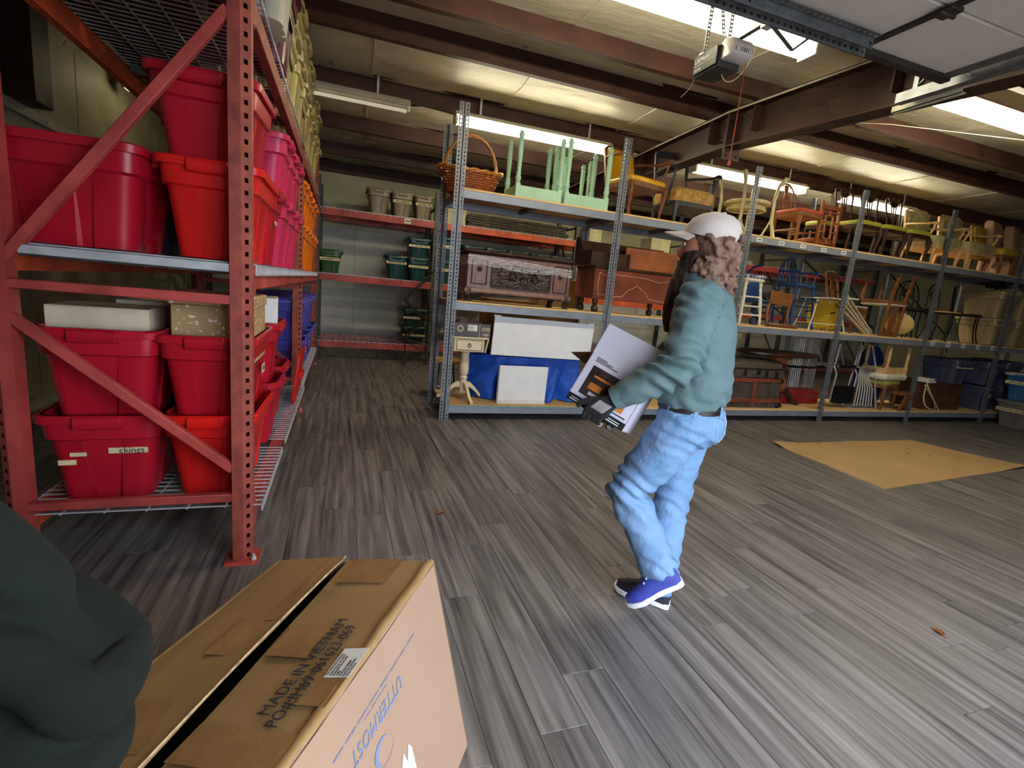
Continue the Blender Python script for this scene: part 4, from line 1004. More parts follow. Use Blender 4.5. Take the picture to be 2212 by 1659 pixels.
def middle_shelf():
    # ---- carved cedar chest under stretch film
    t = thing('carved_chest', 'carved wooden chest on claw feet with plastic film around its lid', 'chest', (1.79, 5.36, D1))
    w, d = .585, .24; z0, z1 = .115, .49
    b = MB(); b.b2((-w, -d, z0), (w, d, z1)); body = b.build('chest_body', 'chest_wood', t, bev=.006)
    b = MB(); b.loft([[V((sx*(w+o), sy*(d+o), z)) for sx, sy in ((-1, -1), (1, -1), (1, 1), (-1, 1))] for z, o in ((z1, .004), (z1+.008, .022), (z1+.022, .03), (z1+.034, .022), (z1+.045, .012))]); b.build('lid', 'chest_carve', t)
    b = MB(); b.loft([[V((sx*(w+o), sy*(d+o), z)) for sx, sy in ((-1, -1), (1, -1), (1, 1), (-1, 1))] for z, o in ((z0-.03, .012), (z0-.012, .022), (z0+.012, .018), (z0+.03, .004))])
    b.build('base_moulding', 'chest_wood', t)
    sk = MB()
    for k in range(60): x = -w+.1+(2*w-.2)*k/59; sk.box((x, -d-.014, z0-.02), (.012, .012, .022), (0, 0, .5))
    sk.build('carved_skirt', 'chest_carve', t)
    def panel(x0, x1, za, zb, carve):
        f = MB()
        for a, c in (((x0, za), (x1, za)), ((x0, zb), (x1, zb)), ((x0, za), (x0, zb)), ((x1, za), (x1, zb))): f.bar((a[0], -d-.004, a[1]), (c[0], -d-.004, c[1]), .014, .014, (0, 1, 0))
        fo = f.build('panel_frame', 'chest_carve', t, bev=.003)
        if carve:
            def fn(u, v):
                x = x0+(x1-x0)*u; z = za+(zb-za)*v
                hgt = abs(noise.noise(V((x*28, z*28, 2))))*.022+abs(noise.noise(V((x*60, z*60, 7))))*.010
                for cx, cz, r in ((.04, .255, .045), (-.09, .30, .05), (.16, .29, .04)):
                    q = math.hypot(x-cx, z-cz)
                    if q < r: hgt += .014*(1-(q/r)**2) if abs(q-r*.8) > .008 else .018
                e = min(u, 1-u, v*.6, (1-v)*.6); return V((x, -d-.002-hgt*min(1, e*18), z))
            c = MB(); c.grid(fn, 90, 36); c.build('carved_relief', 'chest_carve', fo, fix=False, angle=50)
            wh = MB(); wc = V((.045, -d-.018, .24))
            wh.tube([(wc.x+.04*math.cos(a), wc.y, wc.z+.04*math.sin(a)) for a in [2*PI*k/18 for k in range(18)]], .006, 6, closed=True)
            for k in range(6): a = PI*k/6; wh.bar((wc.x-.04*math.cos(a), wc.y, wc.z-.04*math.sin(a)), (wc.x+.04*math.cos(a), wc.y, wc.z+.04*math.sin(a)), .006, .006)
            wh.build('carved_wheel', 'chest_carve', fo)
        else:
            c = MB(); cx = (x0+x1)/2; cz = (za+zb)/2+.03; c.lathe([(.032, 0), (.03, .006), (.02, .004), (.012, .014), (0, .018)], (cx, -d-.001, cz), 16, V((0, -1, 0))); c.build('rosette', 'chest_carve', fo)
            c = MB(); c.b2((cx-.05, -d-.005, za+.03), (cx+.05, -d-.001, cz-.045)); c.build('raised_field', 'chest_wood', fo, bev=.003)
    panel(-.535, -.375, .19, .43, False); panel(.385, .545, .17, .45, False); panel(-.325, .345, .165, .40, True)
    k = MB(); k.lathe([(.009, 0), (.009, .004)], (0, -d-.001, .455), 10, V((0, -1, 0))); k.build('keyhole', 'black', t)
    for sx in (-1, 1):
        for sy in (-1, 1):
            f = MB(); x, y = sx*(w-.03), sy*(d-.03)
            f.tube([(x-sx*.05, y-sy*.0, .13), (x, y+sy*.01, .115), (x+sx*.02, y+sy*.02, .075), (x+sx*.0, y+sy*.01, .04), (x+sx*.01, y+sy*.02, .012)], [.035, .048, .040, .030, .036], 8)
            for q in (-1, 0, 1): f.lathe([(0, 0), (.014, .004), (.014, .02), (0, .03)], (x+q*.022, y+sy*.035-abs(q)*.006*sy, 0), 6)
            f.build('claw_foot', 'chest_carve', t)
    film_m = filmmat()
    def film(u, v):
        x = -w-.006+(2*w+.012)*u; z = z1-.01-.105*v-.05*u*(1-.3*v)+.012*math.sin(u*9)*(v-.2)
        return V((x, -d-.012-.006*noise.noise(V((x*9, z*60, 0))), z))
    f = MB(); f.grid(film, 60, 10); f.build('plastic_film', film_m, t, fix=False, angle=70)
    def film2(u, v): y = -d-.012+(2*d+.02)*u; z = z1-.01-.11*v; return V((-w-.01-.004*noise.noise(V((y*9, z*60, 3))), y, z))
    f = MB(); f.grid(film2, 24, 8); f.build('plastic_film', film_m, t, fix=False, angle=70)
    # ---- second chest with pale inlay, drawer unit on it
    t = thing('inlaid_chest', 'reddish chest with a pale inlaid line on short turned feet', 'chest', (3.24, 5.38, D1)); w, d = .56, .24
    b = MB(); b.b2((-w, -d, .15), (w, d, .49)); b.build('chest_body', 'chest_red', t, bev=.008)
    b = MB(); b.b2((-w-.01, -d-.012, .49), (w+.01, d+.01, .52)); b.build('lid', 'wood_dark', t, bev=.008)
    q = MB(); pts = [(-.5, .2), (-.42, .2), (-.36, .18), (-.18, .2), (-.12, .27), (-.06, .3), (0, .34), (.06, .3), (.12, .27), (.18, .2), (.36, .18), (.5, .2)]
    q.tube([(x, -d-.002, z) for x, z in pts], .003, 5); q.tube([(x, -d-.002, .64-z) for x, z in [(-.5, .19), (-.44, .22), (-.3, .2), (.1, .21), (.3, .24), (.5, .2)]], .003, 5)
    q.tube([(-.5, -d-.002, .2), (-.51, -d-.002, .32), (-.5, -d-.002, .45)], .003, 5); q.build('inlay_line', mat('inlay', 'c9a58c', .5), t)
    for sx in (-1, 1):
        for sy in (-1, 1): f = MB(); f.turned((sx*(w-.07), sy*(d-.06), 0), (sx*(w-.07), sy*(d-.06), .16), [(0, .03), (.15, .042), (.35, .04), (.5, .022), (.7, .035), (1, .03)], 10); f.build('turned_foot', 'wood_dark', t)
    t = thing('drawer_unit', 'old drawer unit with orange drawer back resting on the inlaid chest', 'drawer', (3.24, 5.38, D1+.521))
    b = MB(); b.prism([(-.22, 0), (.22, 0), (.22, .33), (.17, .33), (.12, .25), (.02, .17), (-.22, .16)], -.62, -.60, 'yz'); b.build('side_panel', 'wood_dark', t, bev=.002)
    b = MB(); b.prism([(-.22, 0), (.22, 0), (.22, .33), (.17, .33), (.12, .25), (.02, .17), (-.22, .16)], -.14, -.12, 'yz'); b.build('side_panel', 'wood_dark', t, bev=.002)
    b = MB(); b.b2((-.60, -.2, 0), (-.14, -.185, .155)); b.build('front_board', 'wood_dark', t, bev=.002)
    b = MB(); b.b2((-.118, -.10, .01), (.60, -.085, .25)); b.build('drawer_board', 'wood_orange', t, bev=.002)
    b = MB(); b.b2((-.135, -.11, .0), (-.10, -.095, .06)); b.b2((-.135, .1, .2), (-.1, .12, .32)); b.build('corner_block', 'white_paint', t)
    b = MB(); b.b2((-.60, .2, 0), (.6, .215, .3)); b.build('back_board', 'wood_brown', t)
    # ---- white high chair with gingham cushion
    t = thing('high_stool', 'white wooden high stool with blue gingham cushion, turned legs', 'stool', (5.00, 5.35, D1), .1)
    for sx, sy in ((-1, -1), (1, -1), (-1, 1), (1, 1)):
        b = MB(); turned_leg(b, (sx*.19, sy*.17, 0), (sx*.13, sy*.12, .56), .019); b.build('leg', 'white_paint', t)
    for z in (.13, .24, .36):
        for s in (-1, 1): b = MB(); b.tube([(-.175+.03*z, s*(.165-.08*z), z), (.175-.03*z, s*(.165-.08*z), z)], .011, 7); b.build('rung', 'white_paint', t)
    b = MB(); b.loft([rrect(.34, .32, .05, .555), rrect(.36, .34, .05, .575), rrect(.34, .32, .05, .59)]); b.build('seat', 'white_paint', t)
    b = MB(); b.loft([rrect(.33, .31, .04, .592), rrect(.38, .36, .05, .615), rrect(.35, .33, .06, .64), rrect(.2, .18, .06, .65)]); b.build('gingham_cushion', gingham(), t, angle=70)
    for k in range(5): x = -.12+.06*k; b = MB(); b.tube([(x, .14, .58), (x*1.15, .19, .80)], .008, 6); b.build('spindle', 'white_paint', t)
    b = MB(); b.loft([[V((x, .185+.05*(x/.2)**2*-1+e, .79+h)) for x in [-.2+.04*k for k in range(11)] for h in (0,)]+[V((x, .185-.05*(x/.2)**2+e, .84)) for x in [.2-.04*k for k in range(11)]] for e in (-.011, .011)]); b.build('crest_rail', 'white_paint', t)
    # ---- blue windsor chair, blue high chair
    t = thing('blue_armchair', 'low blue painted armchair half hidden behind the small brown chair', 'chair', (5.42, 5.52, D1))
    b = MB(); b.loft([rrect(.42, .36, .05, .30), rrect(.44, .38, .05, .32), rrect(.42, .36, .05, .34)]); b.build('seat', 'blue_paint', t)
    for sx, sy in ((-1, -1), (1, -1), (-1, 1), (1, 1)): b = MB(); b.tube([(sx*.18, sy*.15, 0), (sx*.15, sy*.12, .31)], .017, 7); b.build('leg', 'blue_paint', t)
    b = MB(); b.loft([rrect(.36, .05, .02, .34, cy=.13), rrect(.38, .05, .02, .48, cy=.14), rrect(.30, .04, .02, .58, cy=.15)]); b.build('back_panel', 'blue_paint', t)
    b = MB(); b.tube(bez((-.21, .0, .33), (-.24, .05, .62), (-.18, .1, .80), (.10, .14, .82), 10), .016, 7); b.build('bow_arm', 'blue_paint', t)
    t = thing('high_chair', 'blue painted high chair with tray arms and footrest', 'high chair', (5.86, 5.34, D1), .05)
    for sx, sy in ((-1, -1), (1, -1), (-1, 1), (1, 1)): b = MB(); b.tube([(sx*.21, sy*.19, 0), (sx*.16, sy*.13, .56)], [.015, .017], 8); b.build('leg', 'blue_paint', t)
    b = MB(); b.loft([rrect(.38, .34, .06, .56), rrect(.40, .36, .06, .575), rrect(.38, .34, .06, .595)]); b.build('seat', 'blue_paint', t)
    for z in (.16, .30):
        for s in (-1, 1): b = MB(); b.tube([(-.19+.04*z, s*(.175-.06*z), z), (.19-.04*z, s*(.175-.06*z), z)], .009, 6); b.build('rung', 'blue_paint', t)
    b = MB(); b.b2((-.19, -.26, .37), (.19, -.12, .385)); b.build('footrest', 'blue_paint', t, bev=.006)
    for s in (-1, 1):
        b = MB(); b.tube([(s*.17, .14, .76), (s*.19, 0, .76), (s*.18, -.15, .755)], .014, 7); ar = b.build('arm', 'blue_paint', t)
        for y in (-.12, 0, .1): b = MB(); b.tube([(s*.16, y, .59), (s*.185, y, .75)], .008, 6); b.build('spindle', 'blue_paint', ar)
    pts = [(-.17*math.cos(a), .17, .6+.34*math.sin(a)**.7) for a in [PI*k/14 for k in range(15)]]
    b = MB(); b.tube(pts, .013, 7); b.build('hoop', 'blue_paint', t)
    for k in range(4): x = -.1+.067*k; b = MB(); b.tube([(x, .15, .59), (x*1.05, .17, .6+.34*math.sin(math.acos(abs(x)/.17))**.7)], .008, 6); b.build('spindle', 'blue_paint', t)
    # ---- small wooden chair, tipped forward
    t = thing('small_chair', 'small brown wooden chair tipped with its board seat upright', 'chair', (5.45, 5.17, D1), .08)
    b = MB(); b.loft([[V((x, -.02+e, z)) for x, z in ((-.21, .30), (.2, .27), (.22, .44), (-.2, .47))] for e in (0, .025)]); b.build('seat', 'wood_honey', t, bev=.006)
    for x in (-.19, .19):
        b = MB(); b.tube(bez((x, .0, .30), (x-.02, .02, .18), (x-.03, -.03, .06), (x+.02, -.02, .0), 7), .022, 7); b.build('leg', 'wood_brown', t)
        b = MB(); b.tube(bez((x*.7, .22, .32), (x*.7, .24, .2), (x*.75, .25, .1), (x*.7, .24, .0), 6), .019, 7); b.build('leg', 'wood_brown', t)
    for k in range(3): b = MB(); b.bar((-.13, .235, .09+k*.08), (.13, .235, .09+k*.08), .012, .025); b.build('slat', 'wood_dark', t)
    b = MB(); b.tube([(-.2, -.04, .035), (-.02, -.09, .03), (.25, -.10, .02), (.33, -.05, .02)], [.022, .026, .03, .02], 7); b.build('curved_arm', 'wood_brown', t)
    # ---- white wire stool
    t = thing('wire_table', 'small white wire framed table with a curled edge', 'table', (6.24, 5.20, D1), -.1)
    b = MB(); b.loft([[V((x, y, .43+.02*math.cos(x*6)+dz)) for x, y in ((-.28, -.12), (.0, -.15), (.28, -.14), (.30, .12), (0, .14), (-.28, .12))] for dz in (0, .008)]); b.build('table_top', 'white_paint', t)
    for sx in (-1, 1):
        for sy in (-1, 1): b = MB(); b.tube([(sx*.2, sy*.1, .43), (sx*.24, sy*.12, .2), (sx*.3, sy*.14, 0)], .008, 6); b.build('leg', 'white_paint', t)
        b = MB(); b.tube([(sx*.27, -.13, .1), (sx*.27, .13, .1)], .006, 6); b.build('stretcher', 'white_paint', t)
    b = MB(); b.tube([(-.27, -.13, .1), (.27, -.13, .1)], .006, 6); b.build('stretcher', 'white_paint', t)
    b = MB(); b.tube([(.24, -.16, .47), (.42, -.14, .47), (.43, .0, .47), (.30, .05, .46), (.2, -.02, .45)], .009, 6, closed=True); b.build('curled_edge', 'white_paint', t)
    # ---- yellow seat chair, folded slats
    t = thing('folding_chair', 'yellow padded folding chair stood on its side', 'chair', (6.58, 5.40, D1), .35)
    b = MB(); b.loft([[V((e+.03*math.sin((p.y+.5)*3), p.x*.4, .02+(p.y+.5)*.42)) for p in rrect(1, 1, .3, 0, 4)] for e in (0, .02, .03)]); b.build('seat', 'uph_yellow', t, angle=60)
    b = MB(); b.loft([[V((e-.16, p.x*.38, .05+(p.y+.5)*.36)) for p in rrect(1, 1, .3, 0, 4)] for e in (0, .02, .03)]); b.build('back_pad', 'uph_yellow', t, angle=60)
    for y in (-.16, .16): b = MB(); b.tube([(-.3, y, .25), (.1, y, .30), (.14, y, .02)], .011, 7); b.build('frame_tube', 'iron', t)
    t = thing('slat_bundle', 'weathered bundle of pale wooden slats leaning diagonally', 'slats', (6.92, 5.20, D1))
    for k in range(4):
        b = MB(); b.bar((.16+.062*k, -.04+.012*k, .02+.012*(k % 2)), (-.40+.075*k, .04+.015*k, .40+.045*k), .018, .042, (0, 1, 0)); b.build('slat', mat('weathered', 'b9a48a', .8, 0, .15, 9, stretch=(1, 1, 8)), t, bev=.002)
    b = MB(); b.bar((.20, -.06, .012), (.40, .10, .012), .05, .016); b.build('cross_slat', 'weathered', t)
    # ---- brown splat chairs, one upturned on the other
    chair('splat_chair', 'brown splat-back chair standing under an upturned one', (7.10, 5.52, D1), .3, w=.46, wb=.42, d=.42, sh=.40, bh=.86, leg='straight', back='splat', frame='wood_honey', pad='muslin', thick=.03, group='brown splat chairs')
    chair('splat_chair', 'upturned brown splat-back chair with its curved legs in the air', (7.62, 5.36, D1+.88), 0, w=.46, wb=.42, d=.42, sh=.44, bh=.90, leg='cabriole', back='splat', frame='wood_honey', pad='muslin', thick=.03, rot=(PI, 0, .1), rake=-.04, group='brown splat chairs')
    b = MB(); b.loft([ell(0, 0, .15, .17, 0, 20), ell(0, 0, .165, .19, .02, 20), ell(0, 0, .15, .17, .05, 20)]); t = thing('round_cushion', 'pale yellow round seat cushion on edge beside the upturned chair', 'cushion', (7.95, 5.30, D1+.20), rot=(0, PI/2-.15, .35)); b.build('pad', mat('cushion_cream', 'b39a5c', .7), t, angle=60)
    # ---- ice cream parlour chairs of twisted iron, upturned and upright
    for i, (x, y, rt, z) in enumerate(((8.28, 5.36, 0, D1), (8.98, 5.34, 0, D1), (9.50, 5.34, 0, D1), (8.72, 5.58, 0, D1))):
        chair('iron_chair', ['bent iron parlour chair with wire heart, left of the grey post', 'bent iron parlour chair right of the grey post', 'bent iron parlour chair beside the tan totes', 'bent iron parlour chair at the back behind the others'][i], (x, y, z), -.4+.5*i, w=.40, wb=.40, d=.40, sh=.46, bh=.88, leg='iron', back='hearts', frame='iron', pad='wood_pale' if i % 2 else 'iron', thick=.03, rake=.03, group='iron parlour chairs')
    # ---- tan totes at the right
    for k in range(2):
        tote(['sand tote with a label on the middle shelf, lower one by the grey post', 'sand tote on the middle shelf, upper one by the grey post'][k], 'sand', (10.12, 5.40, D1+k*.43), PI/2, (.60, .50, .42), lid='sand', tapes=(('-x', .6, .35, .6, .10),) if k == 0 else ())
        tote(['sand tote right of the grey post, lower one', 'sand tote right of the grey post, upper one'][k], 'sand', (10.78, 5.40, D1+k*.43), PI/2, (.60, .62, .42), lid='sand')
    t = thing('black_wire_heap', 'tangle of black wire and cord lying on the sand totes', 'wire', (10.0, 5.3, D1+.875))
    b = MB()
    for k in range(14): a = k*.9; b.tube([(.25*math.cos(a+q*.5)*(.6+.4*math.sin(k)), .12*math.sin(a+q*.7), .02+.11*abs(math.sin(q*.55+k))) for q in range(8)], .007, 5)
    b.build('tangled_wire', 'iron', t)
def filmmat():
    m = bpy.data.materials.new('stretch_film'); m.use_nodes = True; N = m.node_tree.nodes; Lk = m.node_tree.links; b = N['Principled BSDF']
    b.inputs['Base Color'].default_value = (.85, .85, .9, 1); b.inputs['Roughness'].default_value = .15; b.inputs['Specular IOR Level'].default_value = .9
    tc = N.new('ShaderNodeTexCoord'); mp = N.new('ShaderNodeMapping'); mp.inputs['Scale'].default_value = (2, 2, 40); Lk.new(tc.outputs['Object'], mp.inputs['Vector'])
    nz = N.new('ShaderNodeTexNoise'); nz.inputs['Scale'].default_value = 4; nz.inputs['Detail'].default_value = 6; Lk.new(mp.outputs[0], nz.inputs['Vector'])
    mr = N.new('ShaderNodeMapRange'); mr.inputs['From Min'].default_value = .38; mr.inputs['From Max'].default_value = .68; mr.inputs['To Min'].default_value = .02; mr.inputs['To Max'].default_value = .6
    Lk.new(nz.outputs['Fac'], mr.inputs['Value']); Lk.new(mr.outputs[0], b.inputs['Alpha'])
    bp = N.new('ShaderNodeBump'); bp.inputs['Strength'].default_value = .6; bp.inputs['Distance'].default_value = .01; Lk.new(nz.outputs['Fac'], bp.inputs['Height']); Lk.new(bp.outputs[0], b.inputs['Normal']); MATS['film'] = m; return m
def gingham():
    m = bpy.data.materials.new('gingham'); m.use_nodes = True; N = m.node_tree.nodes; Lk = m.node_tree.links; b = N['Principled BSDF']; b.inputs['Roughness'].default_value = .8
    tc = N.new('ShaderNodeTexCoord'); ck = N.new('ShaderNodeTexChecker'); ck.inputs['Scale'].default_value = 26; ck.inputs['Color1'].default_value = (*lin('2c3c78'), 1); ck.inputs['Color2'].default_value = (*lin('d8d6d8'), 1)
    mp = N.new('ShaderNodeMapping'); mp.inputs['Rotation'].default_value = (.3, .2, .7); Lk.new(tc.outputs['Object'], mp.inputs['Vector']); Lk.new(mp.outputs[0], ck.inputs['Vector']); Lk.new(ck.outputs['Color'], b.inputs['Base Color']); MATS['gingham'] = m; return m
middle_shelf()

def low_shelf():
    # ---- cream pedestal table with drawer and dropped leaves
    t = thing('pedestal_table', 'cream drop-leaf pedestal table with one small drawer', 'table', (1.295, 5.27, D0))
    b = MB(); b.b2((-.20, -.13, .695), (.20, .22, .715)); b.build('table_top', 'cream_paint', t, bev=.006)
    b = MB(); b.b2((-.165, -.115, .555), (.165, .2, .695)); b.build('apron_box', 'cream_paint', t, bev=.003)
    b = MB(); b.b2((-.135, -.122, .575), (.135, -.113, .675)); dr = b.build('drawer', 'cream_paint', t, bev=.003)
    b = MB()
    for p, q in (((-.14, .57), (.14, .57)), ((-.14, .68), (.14, .68)), ((-.14, .57), (-.14, .68)), ((.14, .57), (.14, .68))): b.bar((p[0], -.1165, p[1]), (q[0], -.1165, q[1]), .004, .004)
    b.build('shadow_gap', 'ink', dr)
    b = MB(); b.tube([(.016*math.cos(a), -.132, .622+.018*math.sin(a)) for a in [2*PI*k/14 for k in range(14)]], .0035, 6, closed=True); b.lathe([(.011, 0), (.008, .012)], (0, -.122, .64), 8, V((0, -1, 0))); b.build('ring_pull', 'black', dr)
    for s in (-1, 1): b = MB(); b.loft([[V((s*x, y, z)) for x, z in ((.20, .712), (.212, .712), (.185, .55), (.173, .55))] for y in (-.13, .22)]); b.build('drop_leaf', 'cream_paint', t, bev=.002)
    b = MB(); b.lathe([(.055, .555), (.055, .535), (.047, .52), (.045, .50), (.05, .44), (.055, .36), (.05, .30), (.035, .27), (.045, .255), (.045, .24), (.035, .225), (.04, .20), (.042, .08), (.03, .07)], (0, .04, 0), 16); b.build('pedestal', 'cream_paint', t)
    for a in (-PI/2+.15, PI*.08, PI*.92, PI/2+.2):
        dx, dy = math.cos(a), math.sin(a); b = MB(); pts = [(.02, .17, .034), (.08, .165, .03), (.15, .11, .025), (.21, .045, .02), (.27, .018, .02), (.285, .018, .014)]
        rings = []
        for r, z, h in pts: rings.append([V((dx*r-dy*s*.017, .04+dy*r+dx*s*.017, z+e*h)) for s, e in ((-1, -1), (1, -1), (1, 1), (-1, 1))])
        b.loft(rings); b.build('foot', 'cream_paint', t, bev=.004)
    # ---- charcoal box
    t = thing('printed_box', 'charcoal printed box with crumpled paper on the pedestal table', 'box', (1.31, 5.30, D0+.716), .02); mat('charcoal', '57555c', .7, 0, .08)
    b = MB(); b.b2((-.205, -.15, 0), (.10, .15, .005)); 
    for p, q in (((-.205, -.15, 0), (.205, -.146, .145)), ((-.205, .146, 0), (.205, .15, .145)), ((-.205, -.15, 0), (-.201, .15, .145)), ((.201, -.15, 0), (.205, .15, .145))): b.b2(p, q)
    b.build('carton', 'charcoal', t)
    text('BOMBS', .058, 'tape', t, frame_m((.155, -.1512, .085), (1, 0, 0), (0, 0, 1)), align='CENTER', xs=.5)
    b = MB(); b.lathe([(.034, 0), (.034, .001)], (-.13, -.151, .085), 20, V((0, -1, 0))); rd = b.build('round_emblem', 'tape', t); b = MB(); b.lathe([(.024, 0), (.024, .001)], (-.13, -.1522, .085), 16, V((0, -1, 0))); b.build('emblem_centre', 'charcoal', rd)
    b = MB(); b.b2((-.05, -.1515, .065), (.055, -.1502, .128)); st = b.build('shipping_label', 'paper', t)
    b = MB()
    for k in range(4): b.b2((-.045, -.1522, .075+k*.012), (.02-.01*(k % 2), -.1514, .079+k*.012))
    b.build('print', 'ink', st)
    b = MB(); b.b2((.08, -.1515, .0), (.084, -.1502, .145)); b.b2((.12, -.1512, .03), (.19, -.1502, .038)); b.b2((.135, -.1512, .018), (.175, -.1502, .024)); b.build('print', 'tape', t)
    def crum(u, v): x = -.16+.32*u; y = -.13+.26*v; return V((x, y, .10+.10*abs(noise.noise(V((x*9, y*9, 1))))+.07*math.sin(u*PI)*math.sin(v*PI)))
    b = MB(); b.grid(crum, 16, 14); b.build('crumpled_paper', mat('kraft_pink', '8c7068', .8, 0, .2, 9), t, fix=False, angle=15)
    # ---- white panels and blue tarp
    t = thing('white_board', 'long white board leaning on the blue tarp', 'board', (2.14, 5.16, D0+.53), rot=(.06, .012, 0))
    b = MB(); b.b2((-.60, -.012, 0), (.60, .012, .425)); b.build('panel', 'panel_white', t, bev=.003)
    for x in (-.57, .55): b = MB(); b.b2((x-.04, -.016, .415), (x+.04, .016, .437)); b.build('edge_clip', 'white', t, bev=.003)
    b = MB(); b.bar((.58, -.014, .10), (.62, -.02, .11), .006, .006); b.build('hook', 'dark_steel', t)
    t = thing('laminate_sheets', 'small white laminate panels stacked on edge in front of the tarp', 'panel', (1.935, 5.12, D0), rot=(.03, 0, .0))
    b = MB(); b.b2((-.285, 0, .035), (.285, .018, .43)); b.build('front_panel', 'panel_white', t, bev=.003)
    b = MB(); b.b2((-.29, .02, .0), (.285, .038, .425)); b.build('rear_panel', 'panel_white', t, bev=.003)
    b = MB(); b.b2((-.287, -.006, .0), (.287, .02, .015)); b.b2((-.287, -.003, .018), (.287, .02, .033)); b.build('edge_strip', 'panel_white', t, bev=.003)
    t = thing('blue_tarp', 'bright blue cloth draped over boxes on the bottom shelf', 'tarp', (2.05, 5.42, D0))
    def tarp(u, v):
        a = u*1.5-.12; x = -.66+1.28*u; fold = .09*(1-2*abs(noise.noise(V((u*7+v*1.5, v*1.2, 3)))))+.05*math.sin(u*22+2.5*v)+.03*noise.noise(V((u*12, v*4, 0)))
        if v < .25: q = v/.25; return V((x*.95, .25-.42*q, .53+.01*math.sin(u*15)-.02*q))
        q = (v-.25)/.75; w_ = .05*q*(1 if u > .3 else 2.0)
        y = -.17-.02*q+fold*q-w_*.5; z = .51-.50*q
        if u < .2: y += (.2-u)*1.1; 
        return V((x+(.05*math.sin(v*7)*q if u < .25 else .0), y, max(.006, z)))
    b = MB(); b.grid(tarp, 90, 36); b.build('cloth', 'tarp', t, fix=False, angle=80)
    cb = thing('tarp_carton', 'carton hidden beneath the bright blue cloth', 'box', (2.1, 5.55, D0)); b = MB(); b.b2((-.5, -.2, 0), (.5, .18, .50)); b.build('carton', 'cardboard', cb, bev=.004)
    # ---- steamer trunk
    t = thing('steamer_trunk', 'old steamer trunk with wooden slats and iron corners', 'trunk', (5.22, 5.33, D0)); w, d, h = .46, .22, .62
    b = MB(); b.b2((-w, -d, 0), (w, d, .40)); b.build('trunk_body', 'trunk', t, bev=.006)
    b = MB(); b.loft([[V((x, y, z)) for y, z in ((-d, .405), (d, .405), (d, .58), (d*.6, .635), (-d*.6, .635), (-d, .59))] for x in (-w, w)]); b.build('trunk_lid', 'trunk', t, bev=.006)
    for z in (.10, .375): b = MB(); b.b2((-w-.006, -d-.016, z-.026), (w+.006, -d, z+.026)); b.build('wood_slat', 'trunk_slat', t, bev=.004)
    for x in (-.3, 0, .3): b = MB(); b.b2((x-.03, -d-.012, .02), (x+.03, -d, .355)); b.build('wood_slat', 'trunk_slat' if x == 0 else 'trunk', t, bev=.003)
    for sx in (-1, 1):
        for z in (.02, .375, .58): b = MB(); b.b2((sx*w-.04, -d-.02, z-.03), (sx*w+.012, -d+.03, z+.03)); b.build('iron_corner', 'iron', t, bev=.006)
    for x, z, s in ((-.2, .48, 1), (.02, .50, 1.5), (.16, .47, 1.), (.34, .46, 1.2)):
        b = MB(); b.b2((x-.022*s, -d-.014, z-.05), (x+.022*s, -d-.002, z+.04)); b.lathe([(.014, 0), (.01, .012)], (x, -d-.012, z), 8, V((0, -1, 0))); b.build('latch', 'iron', t, bev=.003)
    b = MB(); b.b2((-w+.02, -d-.008, .52), (w-.02, -d, .535)); b.build('iron_band', 'iron', t)
    # ---- claw-foot pedestal table
    t = thing('claw_table', 'dark round table on a thick wooden pedestal with claw feet', 'table', (5.83, 5.40, D0))
    b = MB(); b.loft([ell(0, 0, .62, .34, .70, 36), ell(0, 0, .655, .365, .715, 36), ell(0, 0, .655, .365, .74, 36), ell(0, 0, .63, .35, .75, 36)]); b.build('table_top', 'wood_dark', t)
    b = MB(); b.loft([rrect(.24, .24, .03, .70), rrect(.21, .21, .03, .62), rrect(.17, .17, .03, .50), rrect(.27, .27, .03, .27), rrect(.24, .24, .03, .21), rrect(.2, .2, .03, .19)]); b.build('pedestal', 'wood_orange', t)
    for a in (-.55*PI, -.12*PI, .6*PI, 1.1*PI):
        dx, dy = math.cos(a), math.sin(a)*.55; b = MB(); b.tube([(dx*.06, dy*.06, .21), (dx*.22, dy*.22, .20), (dx*.32, dy*.32, .13), (dx*.36, dy*.36, .05), (dx*.43, dy*.43, .028)], [.045, .045, .038, .03, .034], 8); f = b.build('claw_foot', 'wood_dark', t)
        b = MB()
        for q in (-1, 0, 1): b.lathe([(0, 0), (.016, .006), (.016, .022), (0, .036)], (dx*.45-dy*q*.04, dy*.45+dx*q*.025, 0), 6)
        b.build('toe', 'wood_dark', f)
    # ---- red suitcase and hose
    t = thing('suitcase', 'dark red suitcase lying behind the claw-foot table', 'suitcase', (6.36, 5.55, D0), .05)
    b = MB(); b.b2((-.42, -.16, 0), (.42, .16, .2)); b.build('shell', 'suitcase', t, bev=.03, seg=3); b = MB(); b.b2((-.42, -.163, .115), (.42, .163, .125)); b.build('seam_band', 'brass', t)
    b = MB(); b.tube([(-.08, -.165, .10), (-.07, -.20, .10), (.07, -.20, .10), (.08, -.165, .10)], .010, 6); b.build('handle', 'suitcase', t)
    b = MB(); b.b2((-.28, -.166, .09), (-.22, -.16, .15)); b.b2((.22, -.166, .09), (.28, -.16, .15)); b.build('latch', 'brass', t)
